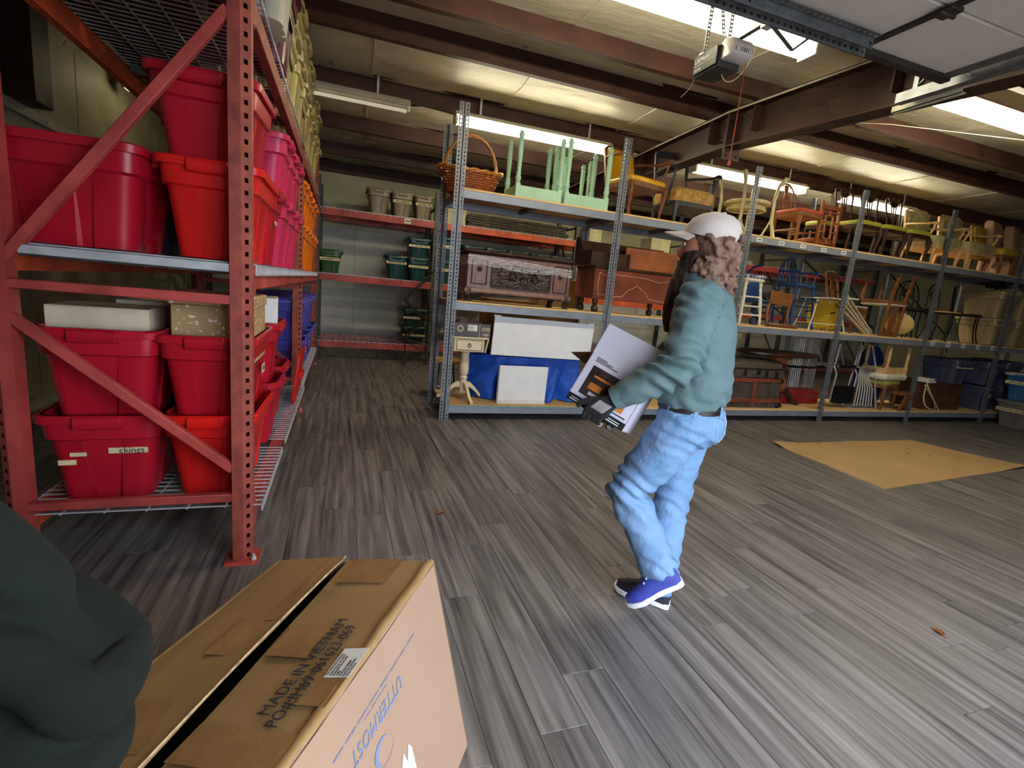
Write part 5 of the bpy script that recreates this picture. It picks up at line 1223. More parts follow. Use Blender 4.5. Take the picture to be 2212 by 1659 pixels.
    # ---- chrome chairs
    def chrome(lab, x, y, rz, blk):
        t = thing('chrome_chair', lab, 'chair', (x, y, D0), rz, group='chrome tube chairs')
        for s in (-1, 1):
            xx = s*.22
            b = MB(); b.tube([(xx, -.10, .93), (xx, -.08, .62), (xx, -.02, .56), (xx, .12, .60), (xx, .26, .92)], .0125, 8); b.build('leg', 'chrome', t)
            b = MB(); b.tube([(xx*.92, -.06, .60), (xx*.95, -.12, .50), (xx*.95, -.10, .10)], .0125, 8); b.build('back_tube', 'chrome', t)
        b = MB(); b.loft([[V((p.x*.40, .06+p.y*.36, .60+dz-.08*p.y)) for p in rrect(1, 1, .15, 0, 3)] for dz in (-.05, -.03, 0)]); b.build('seat', 'black_vinyl', t, angle=50)
        b = MB(); b.loft([[V((p.x*.42, -.13+e, .20+p.y*.26)) for p in rrect(1, 1, .12, 0, 3)] for e in (0, .02, .035)]); b.build('back_pad', 'black_vinyl' if blk else 'suitcase', t, angle=50)
    chrome('chrome tube chair with black vinyl back, upturned, by the red suitcase', 6.95, 5.30, .0, True)
    t = thing('tube_rack', 'row of bent chrome tubes standing side by side', 'rack', (7.40, 5.26, D0))
    for k in range(7): x = -.16+.055*k; b = MB(); b.tube([(x*.8+.02, .02*k, .60), (x*.95, -.06, .30), (x*1.1, -.08, .04), (x*1.15+.01, -.02, .012), (x*1.15, .3, .012)], .011, 7); b.build('tube', 'chrome', t)
    b = MB(); b.tube([(.02, -.02, .95), (.20, -.02, .60), (.22, -.06, .3), (.30, -.08, .015)], .013, 8); b.build('tube', 'chrome', t); b = MB(); b.tube([(-.27, .02, .02), (-.24, 0, .5), (-.16, .02, .97)], .013, 8); b.build('tube', 'chrome', t)
    b = MB(); b.b2((-.22, -.10, .0), (.30, .30, .01)); b.build('base_plate', 'chrome', t); b = MB(); b.b2((-.22, -.05, .60), (.22, .2, .615)); b.build('top_plate', 'chrome', t)
    for i, (x, lab) in enumerate(((6.50, 'stacked chrome legs standing behind the grey post, left cluster'), (6.80, 'stacked chrome legs standing behind the black vinyl chair'))):
        t = thing('upturned_stool', lab, 'stool', (x, 5.64, D0), 0, 'clusters of chrome legs')
        for k in range(6): b = MB(); b.tube([(-.1+.04*k, 0, 0), (-.1+.04*k, .02, .55), (-.12+.045*k, .03, .94)], .010, 7); b.build('leg', 'chrome', t)
        b = MB(); b.b2((-.13, -.02, .5), (.14, .06, .53)); b.build('seat_edge', 'black_vinyl', t)
    # ---- upturned wooden leg stool on a lime seated chair
    chair('side_chair', 'wooden chair with lime vinyl seat under an upturned bench', (7.83, 5.32, D0), .25, w=.48, wb=.44, d=.42, sh=.44, bh=.46, leg='straight', back='none', frame='wood_honey', pad='lime_cushion', thick=.06)
    t = thing('upturned_bench', 'upturned bench with turned pale legs and a white cushion', 'bench', (7.88, 5.30, D0+.445), .12)
    b = MB(); b.loft([rrect(.58, .34, .05, 0), rrect(.62, .38, .06, .03), rrect(.62, .38, .06, .08), rrect(.58, .34, .05, .10)]); b.build('cushion', 'muslin', t, angle=60)
    for s in (-1, 1): b = MB(); b.b2((-.26, s*.15-.012, .10), (.26, s*.15+.012, .18)); b.build('apron', 'wood_pale', t, bev=.003)
    for sx in (-1, 1):
        b = MB(); b.b2((sx*.25-.012, -.15, .10), (sx*.25+.012, .15, .18)); b.build('apron', 'wood_pale', t, bev=.003)
        for sy in (-1, 1): b = MB(); b.box((sx*.25, sy*.15, .15), (.05, .05, .10)); b.turned((sx*.25, sy*.15, .19), (sx*.25, sy*.15, .50), [(0, .017), (.08, .024), (.14, .016), (.3, .022), (.7, .026), (.82, .018), (.88, .024), (1, .02)], 10); b.build('leg', 'wood_pale', t)
    t = thing('cut_out_bracket', 'small pale wooden bracket with notched feet leaning off the shelf edge', 'bracket', (8.10, 5.06, D0), rot=(.15, 0, .1))
    b = MB(); b.prism([(-.13, .0), (-.06, .0), (-.03, .05), (.03, .05), (.06, .0), (.13, .0), (.09, .10), (.10, .25), (-.08, .27), (-.09, .10)], -.01, .012, 'xz'); b.build('board', 'wood_honey', t, bev=.003); b = MB(); b.b2((-.22, -.01, .25), (.16, .14, .27)); b.build('ledge', 'wood_honey', t, bev=.003)
    # ---- rope, brown box, blue bag
    t = thing('rope_coil', 'loops of pale rope hanging over the bottom shelf by the brown crate', 'rope', (8.62, 5.10, D0))
    b = MB(); b.tube(bez((-.02, .02, .44), (.02, -.05, .25), (.25, -.02, .12), (.36, .0, .03), 10)+bez((.36, .0, .03), (.42, -.02, .0), (.1, -.05, .0), (.0, -.03, .08), 10)+bez((0, -.03, .08), (-.1, .0, .2), (.0, .02, .35), (.02, .04, .42), 8), .010, 7); b.tube(bez((.0, .05, .40), (.1, .02, .25), (.3, .02, .16), (.38, .05, .02), 10), .010, 7); b.build('rope', 'rope', t)
    t = thing('brown_crate', 'dark brown crate on the bottom shelf behind the rope', 'crate', (9.15, 5.42, D0), .0)
    b = MB(); b.b2((-.45, -.25, 0), (.45, .25, .40)); b.build('panel', mat('crate_brown', '4c2c18', .7, 0, .15, 5), t, bev=.004); b = MB(); b.b2((-.46, -.26, .40), (.46, .26, .43)); b.build('lid', 'crate_brown', t, bev=.004)
    b = MB(); b.b2((-.1, -.255, .15), (.3, -.25, .18)); b.build('batten', 'wood_brown', t)
    t = thing('paper_stack', 'stack of loose papers on the brown crate', 'papers', (8.78, 5.25, D0+.431), .2)
    for k in range(5): b = MB(); b.box((.02*math.sin(k*2), .01*k, .006+.012*k), (.26, .2, .010), (0, 0, .2*math.sin(k*3))); b.build('sheet_pile', 'paper', t)
    t = thing('blue_bag', 'dark blue bag stuffed on the bottom shelf behind the bench', 'bag', (8.0, 5.62, D0), .1)
    b = MB(); b.loft([rrect(.44, .26, .08, 0), rrect(.50, .3, .1, .25), rrect(.46, .26, .1, .6), rrect(.34, .16, .07, .82), rrect(.2, .06, .02, .9)]); b.build('cloth', mat('bag_blue', '1c2f6c', .7, 0, .15, 4), t, angle=60); b = MB(); b.tube([(-.08, 0, .88), (-.06, 0, .98), (.06, 0, .98), (.08, 0, .88)], .01, 6); b.build('handle', 'bag_blue', t)
    # ---- navy totes
    tote('navy tote with a pale lid, upper left of the navy totes', 'navy', (9.36, 5.36, D0+.432), PI/2, (.58, .42, .38), lid='navy', tapes=(('-x', .72, .02, .98, .03),))
    tote('navy tote with a small red label, upper right of the navy totes', 'navy', (10.16, 5.36, D0+.43), PI/2, (.58, .40, .38), lid='navy', tapes=(('-x', .6, .4, .6, .02),))
    tote('navy tote with a white label, bottom row of the navy totes', 'navy', (10.16, 5.36, D0), PI/2, (.58, .40, .40), lid='navy', tapes=(('-x', .7, .4, .6, .09),))
    tote('navy tote in the sixth bay behind the blue totes', 'navy', (10.80, 5.42, D0+.43), PI/2, (.58, .46, .40), lid='navy')
    tote('navy tote in the sixth bay, bottom row', 'navy', (10.80, 5.42, D0), PI/2, (.58, .46, .42), lid='navy')
    tote('slate grey tote on the floor at the right edge', 'slate', (10.42, 4.745, 0), 0, (.60, .46, .42), lid='slate', tapes=(('-x', .66, .05, .95, .05),))
    tote('mid blue tote standing on the slate grey tote', 'blue', (10.46, 4.75, .44), .02, (.60, .45, .42), lid='clear', tapes=(('-x', .66, .05, .95, .05),))
low_shelf()

def back_area():
    # hand truck
    t = thing('hand_truck', 'grey tubular hand truck parked by the back rack', 'hand truck', (1.15, 8.62, 0), .2)
    for s in (-.07, .07):
        b = MB(); b.tube([(.32, s, 1.62), (-.10, s, 1.18), (-.14, s, 1.12), (-.10, s, 1.05), (.24, s, .76)], .014, 7); b.build('handle_tube', 'dark_steel', t)
        b = MB(); b.tube([(.20, s, .82), (-.14, s, .46), (-.16, s, .40)], .014, 7); b.build('frame_tube', 'dark_steel', t)
    b = MB(); b.tube([(-.14, -.1, .44), (.05, -.1, .30), (.18, -.1, .27), (.22, -.1, .36), (-.1, -.1, .44)], .010, 6); b.build('brace', 'dark_steel', t)
    b = MB(); b.tube([(.24, 0, .80), (.26, 0, .1)], .014, 7); b.build('frame_tube', 'dark_steel', t)
    for x in (-.12, .26): b = MB(); b.lathe([(.05, -.015), (.055, 0), (.05, .015)], (x, 0, .055), 14, V((0, 1, 0))); b.tube([(x, 0, .055), (x, 0, .42 if x < 0 else .2)], .010, 6); b.build('caster', 'dark_steel', t)
    # round topped stool
    t = thing('round_stool', 'stool with a round yellow wooden top behind the grey posts', 'stool', (1.28, 6.3, 0))
    b = MB(); b.lathe([(0, .44), (.19, .44), (.20, .455), (.19, .47), (0, .47)], n=24); b.build('seat', mat('yellow_wood', 'b98a2c', .5, 0, .15), t)
    for k in range(4): a = PI/4+k*PI/2; b = MB(); b.tube([(.12*math.cos(a), .12*math.sin(a), .44), (.18*math.cos(a), .18*math.sin(a), 0)], .010, 6); b.build('leg', 'iron', t)
    # long pale boards standing behind the trunk
    t = thing('board_stack', 'pale boards standing in a row behind the steamer trunk', 'boards', (5.3, 6.05, 0))
    for k in range(9): b = MB(); b.box((-.45+.11*k, .02*(k % 3), .55), (.085, .03, 1.1), (0, .03*math.sin(k), 0)); b.build('board', mat('board_pale', 'a8a07c', .7, 0, .2, 5) if k % 3 else 'wall_trim', t, bev=.003)
    for k, (x, lab) in enumerate(((2.0, 'brown carton beneath the carved chest on the floor behind'), (2.72, 'yellow brown carton beside the rear grey post'))):
        t = thing('carton', lab, 'box', (x, 6.15 if k == 0 else 6.3, 0)); b = MB(); b.b2((-.3, -.2, 0), (.3, .2, 1.30 if k == 0 else 1.62)); b.build('carton_body', mat('carton_brown', '9c6f3a', .8, 0, .1) , t, bev=.004); b = MB(); b.b2((-.03, -.203, .2), (.03, -.2, 1.2)); b.build('tape', 'pack_tape', t)
    # cardboard sheet lying on the floor
    pts = [V((4.585, 4.10, 0)), V((4.556, 2.83, 0)), V((7.3, 3.15, 0)), V((6.97, 4.165, 0))]
    def sh(u, v):
        a = pts[0].lerp(pts[3], u); b_ = pts[1].lerp(pts[2], u); p = a.lerp(b_, v)
        lift = .035*max(0, 1-math.hypot(u, v)*6)+.022*max(0, 1-math.hypot(1-u, 1-v)*4)+.006*abs(noise.noise(V((u*3, v*3, 0))))
        return V((p.x, p.y, .004+lift))
    b = MB(); b.grid(sh, 40, 20); top = list(b.v); n = len(top); b.add([p+V((0, 0, -.0035)) for p in top], [tuple(i for i in reversed(f)) for f in b.f])
    nu, nv = 40, 20; edge = [i for i in range(nu+1)]+[j*(nu+1)+nu for j in range(1, nv+1)]+[nv*(nu+1)+i for i in range(nu-1, -1, -1)]+[j*(nu+1) for j in range(nv-1, 0, -1)]
    for k in range(len(edge)): a, c = edge[k], edge[(k+1) % len(edge)]; b.f.append((a, c, c+n, a+n))
    o = b.build('cardboard_sheet', 'cardboard_flat', angle=60); tag(o, 'large flat sheet of tan cardboard lying on the floor', 'cardboard')
    for (u, v) in ((.62, .42), (.72, .5), (.28, .04)):
        p = sh(u, v); q = MB(); q.box((p.x, p.y, p.z+.0015), (.07, .012, .002), (0, 0, .3)); q.build('slit', 'cardboard_in', o)
back_area()
def debris():
    for x, y, a, lab in ((.62, 2.86, .4, 'dry brown leaf on the floor of the aisle'), (2.72, 1.31, 1.2, 'orange leaf scrap on the floor at the right')):
        def lf(u, v): w_ = math.sin(PI*u)**.8*.018; xx = -.03+.06*u; yy = (v*2-1)*w_; return V((xx, yy, .002+.010*abs(v*2-1)**2*math.sin(PI*u)+.002*math.sin(u*9)))
        t = thing('dry_leaf', lab, 'leaf', (x, y, 0), a); b = MB(); b.grid(lf, 8, 4); b.build('blade', mat('leaf_brown', '8a4a22', .8), t, fix=False, angle=70); b = MB(); b.tube([(-.045, 0, .003), (0, 0, .004), (.03, 0, .003)], .0012, 5); b.build('stem', 'leaf_brown', t)
debris()
# ================================================================== the big carton in the foreground
def smudged():
    if 'cardboard_top' in MATS: return MATS['cardboard_top']
    m = mat('cardboard_top', 'a98557', .7, 0, 0, 2.2, col2='8f6e45', bump=.06, bscale=30); N = m.node_tree.nodes; Lk = m.node_tree.links; b = N['Principled BSDF']
    src = b.inputs['Base Color'].links[0].from_socket; tc = N.new('ShaderNodeTexCoord'); n1 = N.new('ShaderNodeTexNoise'); n1.inputs['Scale'].default_value = 5; n1.inputs['Detail'].default_value = 8; n1.inputs['Roughness'].default_value = .75
    Lk.new(tc.outputs['Object'], n1.inputs['Vector']); mr = N.new('ShaderNodeMapRange'); mr.inputs['From Min'].default_value = .58; mr.inputs['From Max'].default_value = .72; mr.inputs['To Max'].default_value = .6; Lk.new(n1.outputs['Fac'], mr.inputs['Value'])
    mx = N.new('ShaderNodeMix'); mx.data_type = 'RGBA'; Lk.new(mr.outputs[0], mx.inputs[0]); Lk.new(src, mx.inputs[6]); mx.inputs[7].default_value = (*lin('5c5144'), 1); Lk.new(mx.outputs[2], b.inputs['Base Color']); return m
def foreground_box():
    P0 = V((.272, 1.303, .614)); a = V((.532, .845, .057)); b = V((-.818, .531, -.224)); c = V((.219, -.072, -.973)); Ln, W = .98, .54
    t = thing('shipping_carton', 'large taped cardboard carton with printed lettering in the foreground', 'box', (0, 0, 0))
    def T(s, q, h=0.): return P0-a*s+b*q-c*h                       # along the top
    def G(p): k = (p.z-.002)/-c.z; return p+c*k                    # carried down to the floor
    th = .006
    def wall(p, q, inward, nm, m):
        mb = MB(); p0, q0 = G(p), G(q); o = inward*th
        mb.add([p, q, q0, p0, p+o, q+o, q0+o, p0+o], [(0, 1, 2, 3), (7, 6, 5, 4), (0, 4, 5, 1), (1, 5, 6, 2), (2, 6, 7, 3), (3, 7, 4, 0)]); return mb.build(nm, m, t)
    right = wall(T(0, 0), T(Ln, 0), b, 'side_wall', 'cardboard_side')
    wall(T(0, W), T(Ln, W), -b, 'side_wall', 'cardboard'); wall(T(0, 0), T(0, W), -a, 'end_wall', 'cardboard_side'); wall(T(Ln, 0), T(Ln, W), a, 'end_wall', 'cardboard')
    def flap(q0, q1, lift, nm):
        mb = MB(); n, m_ = 14, 6; top = []
        for i in range(n+1):
            for j in range(m_+1):
                s = Ln*i/n; f = j/m_; q = q0+(q1(s)-q0)*f; wv = .004*noise.noise(V((s*5, q*7, q0*9)))
                ed = -.006 if j == 0 else 0
                top.append(T(s, q, ed+wv+lift(s)*f**1.5+.002))
        pts = top+[p+c*.005 for p in top]; N = len(top); fs = []
        for i in range(n):
            for j in range(m_):
                k = i*(m_+1)+j; fs += [(k, k+1, k+m_+2, k+m_+1), (N+k+m_+1, N+k+m_+2, N+k+1, N+k)]
        mb.add(pts, fs)
        ring = [j for j in range(m_+1)]+[i*(m_+1)+m_ for i in range(1, n+1)]+[n*(m_+1)+j for j in range(m_-1, -1, -1)]+[i*(m_+1) for i in range(n-1, 0, -1)]
        mb.f += [(ring[k], ring[(k+1) % len(ring)], ring[(k+1) % len(ring)]+N, ring[k]+N) for k in range(len(ring))]
        return mb.build(nm, smudged(), t, angle=50)
    rf = flap(0, lambda s: .287-.055*s, lambda s: -.002-.012*s, 'top_flap'); lf = flap(W, lambda s: .291-.040*s, lambda s: .012+.008*math.sin(s*4), 'top_flap')
    e = MB(); 
    for i in range(60):
        s = Ln*i/60; e.add([T(s, .2895-.04*s, .006+.012+.008*math.sin(s*4)), T(s+Ln/60, .2895-.04*(s+Ln/60), .018+.008*math.sin((s+Ln/60)*4)), T(s+Ln/60, .2895-.04*(s+Ln/60), .013+.008*math.sin((s+Ln/60)*4)), T(s, .2895-.04*s, .013+.008*math.sin(s*4))], [(0, 1, 2, 3)])
    e.build('fluted_edge', 'flute', lf, fix=False)
    inn = MB(); inn.add([T(.02, .02, -.05), T(Ln-.02, .02, -.05), T(Ln-.02, W-.02, -.05), T(.02, W-.02, -.05)], [(0, 1, 2, 3)]); inn.build('gap_shade', 'black', t)  # black sheet under the flaps, paints the shade seen through the gap
    # worn crushed edge along the right side
    cr = MB(); pts = []
    for i in range(40): s = Ln*i/39; pts.append(T(s, .012+.004*noise.noise(V((s*12, 0, 0))), .000+.004*noise.noise(V((s*17, 3, 0)))))
    cr.tube(pts, [.013+.006*abs(noise.noise(V((i*.35, 1, 0)))) for i in range(40)], 7, flat=.55); cr.build('crushed_edge', 'cardboard', t, angle=70)
    # packing tape
    def strip(s0, s1, q0, q1, h, m, parent, nm='packing_tape'):
        mb = MB(); n = 10; tp = []
        for i in range(n+1):
            for q in (q0, q1): tp.append(T(s0+(s1-s0)*i/n, q, h(s0+(s1-s0)*i/n)))
        mb.add(tp, [(2*i, 2*i+1, 2*i+3, 2*i+2) for i in range(n)]); return mb.build(nm, m, parent, fix=False)
    hr = lambda s: .0065-.004; hl = lambda s: .010
    strip(.40, .52, .005, .09, lambda s: .0072, 'pack_tape', rf); strip(.30, .40, .13, .25, lambda s: .0055, 'pack_tape', rf); strip(-.0, .12, .10, .25, lambda s: .0066, 'pack_tape', rf); strip(.58, .66, .02, .24, lambda s: .0062, 'pack_tape', rf)
    strip(.30, .42, .29, .40, lambda s: .016, 'pack_tape', lf); strip(.02, .30, .285, .33, lambda s: .019, 'pack_tape', lf); strip(.55, .66, .30, .46, lambda s: .014, 'pack_tape', lf)
    # print on the top
    def topm(s, q, h=.0085): return frame_m(T(s, q, h), a, b)
    text('MADE IN VIETNAM', .040, 'ink', rf, topm(.552, .121), xs=.83); text('PO#:IH69-061623-069', .040, 'ink', rf, topm(.575, .085), xs=.76)
    lb = MB(); lb.add([T(s, q, .0088) for s, q in ((.369, .058), (.362, -.0), (.446, -.0), (.452, .056))]+[T(s, q, .0082) for s, q in ((.369, .058), (.362, -.0), (.446, -.0), (.452, .056))], [(0, 1, 2, 3), (7, 6, 5, 4), (0, 4, 5, 1), (1, 5, 6, 2), (2, 6, 7, 3), (3, 7, 4, 0)])
    lo = lb.build('paper_label', 'paper', rf)
    for k, s_ in enumerate(('The Uttermost Company', 'Rocky Mount, VA 24151', 'PO#:IH69-061623-069', '22886', 'VNM2023 000609', 'MADE IN VIETNAM', 'TSCA TITLE VI')):
        text(s_, .0075, 'ink', lo, topm(.446, .052-k*.0078, .0093), xs=.80, depth=.0002)
    # print on the side, upside down
    def sidem(s, h): return frame_m(P0-a*s+c*h-b*.0012, -a, c)
    text('UTTERMOST', .050, 'blueprint', right, sidem(.272, .150), xs=.72, spacing=1.1, shear=.12)
    lg = MB()
    def S(s, h): return P0-a*s+c*h-b*.0014
    for off, r0, r1, a0, a1 in ((0, .050, .034, -2.2, .9), (0, .045, .043, .2, 3.4)):
        n = 18
        for i in range(n):
            q0 = a0+(a1-a0)*i/n; q1 = a0+(a1-a0)*(i+1)/n; w0 = math.sin(PI*i/n); w1 = math.sin(PI*(i+1)/n)
            def R(q, wv, o): r = r1+(r0-r1)*wv if o else r1; return S(.385+r*math.cos(q)*.9, .232+r*math.sin(q)*.75)
            lg.add([R(q0, w0, 1), R(q1, w1, 1), R(q1, w1, 0), R(q0, w0, 0)], [(0, 1, 2, 3)])
    lg.build('round_logo', 'blueprint', right, fix=False)
    sm = MB()
    for i in range(70):
        s = .18+.36*i/70
        if i % 9 != 8: sm.add([S(s, .096), S(s+.0036, .096), S(s+.0036, .100+.001*(i % 3)), S(s, .100)], [(0, 1, 2, 3)])
    for i in range(30):
        s = .33+.10*i/30
        if i % 7: sm.add([S(s, .110), S(s+.0025, .110), S(s+.0025, .113), S(s, .113)], [(0, 1, 2, 3)])
    sm.build('small_print', 'blueprint', right, fix=False)
    tr = MB(); tr.add([S(s, h) for s, h in ((.30, .31), (.315, .345), (.325, .31), (.34, .33), (.335, .42), (.285, .42), (.288, .33))], [tuple(range(7))]); tr.build('torn_tape', 'paper', right, fix=False)
foreground_box()

# ================================================================== people
mat('skin', 'b07a62', .55, 0, .12, 9); mat('denim', '7697bb', .8, 0, 0, 7, col2='5d81a8', bump=.25, bscale=60); mat('shirt', '5b7477', .8, 0, 0, 5, col2='4d6568', bump=.12, bscale=30)
mat('hair', '8a6a5a', .7, 0, 0, 22, col2='54392e', bump=.5, bscale=40); mat('beard', '33221a', .75, 0, .3, 20, bump=.5, bscale=40); mat('cap', 'bfb3ad', .75, 0, .08, 9, bump=.1); mat('belt', '1f1b1c', .45, 0, .15)
mat('glove', '2c2a2c', .75, 0, .2, 12); mat('glove_tip', '8c7a2c', .7, 0, .2, 12); mat('glove_back', 'a9a0a6', .75, 0, .2, 12)
mat('shoe_navy', '1c1e30', .6, 0, .2, 9); mat('shoe_blue', '2f3c96', .6, 0, .2, 9); mat('sole', 'd6d6da', .6, 0, .06); mat('green_jacket', '101914', .92, 0, .2, 5, bump=.1, bscale=30); mat('dark_jeans', '23262e', .85)
mat('box_white', 'c6c2d0', .5, 0, .03); mat('box_orange', 'c8782c', .5, 0, .3, 14)

def fuse(mb, name, m, parent, voxel=.011, smooth=8, disp=None):
    """one continuous skin grown over overlapping solids"""
    me = mb.mesh(name+'_raw', None); o = bpy.data.objects.new(name+'_raw', me); COL.objects.link(o)
    r = o.modifiers.new('r', 'REMESH'); r.mode = 'VOXEL'; r.voxel_size = voxel
    s = o.modifiers.new('s', 'SMOOTH'); s.factor = .5; s.iterations = smooth
    bpy.context.view_layer.update()
    out = bpy.data.meshes.new_from_object(o.evaluated_get(bpy.context.evaluated_depsgraph_get())); out.name = name
    bpy.data.objects.remove(o); bpy.data.meshes.remove(me)
    if disp:
        nr = [v.normal.copy() for v in out.vertices]
        for v, n in zip(out.vertices, nr): v.co += n*disp(v.co)
        out.update()
    for p in out.polygons: p.use_smooth = True
    out.materials.clear(); out.materials.append(MATS[m]); return put(name, out, parent)
def ring3(c, ax, ay, ra, rb, n=16, p=.85):
    out = []
    for j in range(n):
        q = 2*PI*j/n; cs, sn = math.cos(q), math.sin(q)
        out.append(V(c)+ax*ra*math.copysign(abs(cs)**p, cs)+ay*rb*math.copysign(abs(sn)**p, sn))
    return out
def folds(f1, a1, f2, a2, st=(1, 1, 1)):
    return lambda p: a1*(1-2*abs(noise.noise(V((p.x*f1*st[0], p.y*f1*st[1], p.z*f1*st[2])))))+a2*noise.noise(V((p.x*f2*st[0], p.y*f2*st[1], p.z*f2*st[2]+9)))
def crease(joints):        # sharp wrinkles gathered round the joints
    js = [(V(j), r, k) for j, r, k in joints]
    def f(p):
        d = .005*noise.noise(p*9)+.006*(1-2*abs(noise.noise(V((p.x*11, p.y*11, p.z*15)))))
        for j, r, k in js:
            q = (p-j).length
            if q < r: d += 1.5*k*(1-q/r)*math.sin(((p-j).z*1.0+(p-j).x*.5)*95+6*noise.noise(p*6))
        return d
    return f

def shoe(parent, heel, toe, up, wd, upper, nm='shoe'):
    heel = V(heel); toe = V(toe); x = (toe-heel); L = x.length; x.normalize(); y = V(up).cross(x).normalized(); z = x.cross(y)
    so = MB(); prof = [(0, .55, .0), (.06, .75, 0), (.3, .78, .004), (.5, .8, .006), (.72, 1.0, .002), (.9, .8, .006), (1, .4, .014)]
    so.loft([[heel+x*f*L+y*s*w_*wd/2+z*(h+lift) for s, h in ((-.95, 0), (.95, 0), (1, .028), (-1, .028))] for f, w_, lift in prof]); 
    u = MB(); pu = [(.01, .5, .075), (.10, .72, .095), (.28, .72, .10), (.42, .74, .085), (.6, .86, .065), (.8, .84, .050), (.95, .55, .035)]
    u.loft([[heel+x*f*L+y*math.cos(q)*w_*wd/2+z*(.026+max(0, math.sin(q))*h) for q in [PI*k/7 for k in range(8)]]+[heel+x*f*L-y*0+z*.024] for f, w_, h in pu])
    uo = u.build(nm, upper, parent, bev=0, angle=60); so.build('sole', 'sole', uo, bev=.004)
    la = MB()
    for k in range(4): f = .42+.07*k; la.tube([heel+x*f*L+y*s*.022+z*(.03+.088-.045*k*.33) for s in (-1, 0, 1)], .004, 5)
    la.build('laces', 'sole', uo)
    return uo

def walker():
    h = V((-.72, .694, 0)); l = V((-.694, -.72, 0)); up = V((0, 0, 1))
    t = thing('person', 'person in a teal shirt, light jeans and pale cap walking with an open box', 'person', (1.47, 1.80, 0))
    inv = Matrix.Translation((-1.47, -1.80, 0))
    def loc(mb): mb.M = inv; return mb
    C = V((1.49, 1.80, .93)); hipL = V((1.43, 1.74, .90)); hipR = V((1.55, 1.865, .90)); knL = V((1.265, 1.865, .545)); anL = V((1.405, 1.70, .225)); knR = V((1.525, 1.87, .49)); anR = V((1.462, 1.795, .10))
    shL = V((1.345, 1.665, 1.435)); elL = V((1.255, 1.60, 1.175)); wrL = V((1.078, 1.765, 1.005)); shR = V((1.615, 1.935, 1.435)); elR = V((1.57, 2.10, 1.14)); wrR = V((1.327, 2.066, .893))
    neck = V((1.478, 1.808, 1.53)); hd = V((1.468, 1.828, 1.665)); fd = V((-.70, .71, -.08)).normalized(); sd = up.cross(fd).normalized()
    # body: one continuous figure, head to ankles
    b = loc(MB())
    b.loft([ring3((1.49, 1.80, z), l, h, ra, rb) for z, ra, rb in ((.84, .13, .10), (.95, .16, .115), (1.05, .145, .10), (1.25, .16, .105), (1.40, .165, .09), (1.47, .11, .07), (1.52, .06, .06))])
    b.tube([V((1.485, 1.80, 1.48)), neck, hd-up*.05], [.062, .056, .058], 12)
    for p, q, r in ((hipL, knL, anL), (hipR, knR, anR)): b.tube([p+up*.02, p.lerp(q, .5), q, q.lerp(r, .4), r], [.082, .072, .056, .054, .036], 12)
    for p, q, r in ((shL, elL, wrL), (shR, elR, wrR)): b.tube([p.lerp(V((1.48, 1.80, 1.43)), .3), p, p.lerp(q, .5), q, q.lerp(r, .35), r], [.055, .056, .046, .040, .038, .027], 12)
    # skull and face
    b.loft([ring3(hd+up*z+fd*f, sd, fd, ra, rb, 20, 1) for z, f, ra, rb in ((-.115, .035, .035, .04), (-.10, .03, .05, .06), (-.06, .015, .064, .082), (-.01, .005, .074, .095), (.04, -.002, .078, .10), (.08, -.006, .070, .09), (.115, -.01, .04, .055), (.125, -.01, .012, .02))])
    b.tube([hd+fd*.088+up*.02, hd+fd*.112-up*.015, hd+fd*.108-up*.028, hd+fd*.086-up*.03], [.010, .014, .016, .010], 8)
    for s in (-1, 1):
        b.tube([hd+sd*s*.074+up*.03-fd*.01, hd+sd*s*.088+up*.02-fd*.018, hd+sd*s*.084-up*.012-fd*.012, hd+sd*s*.074-up*.03-fd*.005], [.010, .013, .011, .007], 7)
    b.tube([hd+fd*.086-up*.055-sd*.025, hd+fd*.095-up*.053, hd+fd*.086-up*.055+sd*.025], .008, 7)
    body = fuse(b, 'body', 'skin', t, .009, 3)
    for s in (-1, 1):
        e = loc(MB()); e.lathe([(0, -.011), (.008, -.008), (.011, 0), (.008, .008), (0, .011)], hd+fd*.082+sd*s*.032+up*.012, 10, fd); e.build('eye', 'white', body)
        e = loc(MB()); e.lathe([(.005, .0), (.004, .003)], hd+fd*.092+sd*s*.032+up*.012, 8, fd); e.build('iris', 'ink', body)
    # beard, curly hair
    b = loc(MB())
    b.loft([ring3(hd+up*z+fd*f, sd, fd, ra, rb, 14, 1) for z, f, ra, rb in ((-.02, .03, .080, .058), (-.08, .045, .086, .066), (-.13, .06, .084, .066), (-.19, .075, .078, .062), (-.25, .09, .066, .054), (-.31, .10, .048, .042), (-.37, .105, .02, .02))])
    fuse(b, 'beard', 'beard', t, .008, 2, lambda p: .006*noise.noise(V((p.x*45, p.y*45, p.z*14)))+.004*noise.noise(V((p.x*90, p.y*90, p.z*20))))
    b = loc(MB()); rnd = random.Random(3)
    b.loft([ring3(hd+up*z-fd*f, sd, fd, ra, rb, 16, 1) for z, f, ra, rb in ((.06, .01, .088, .098), (.0, .03, .096, .09), (-.06, .05, .098, .075), (-.11, .06, .085, .06), (-.15, .065, .05, .035))])
    for k in range(90):
        q = rnd.uniform(-2.2, 2.2); z = rnd.uniform(-.16, .04); p = hd-fd*math.cos(q)*.10+sd*math.sin(q)*.098+up*z-fd*.03
        b.tube([p+V((.014*math.cos(j*1.1+k), .014*math.sin(j*1.1+k), -.009*j)) for j in range(6)], .009, 5)
    fuse(b, 'hair', 'hair', t, .007, 1, lambda p: .005*noise.noise(p*70))
    # cap
    cp = hd+up*.030-fd*.006; b = loc(MB()); tilt = (up-fd*.30).normalized(); fx = (fd+up*.30).normalized()
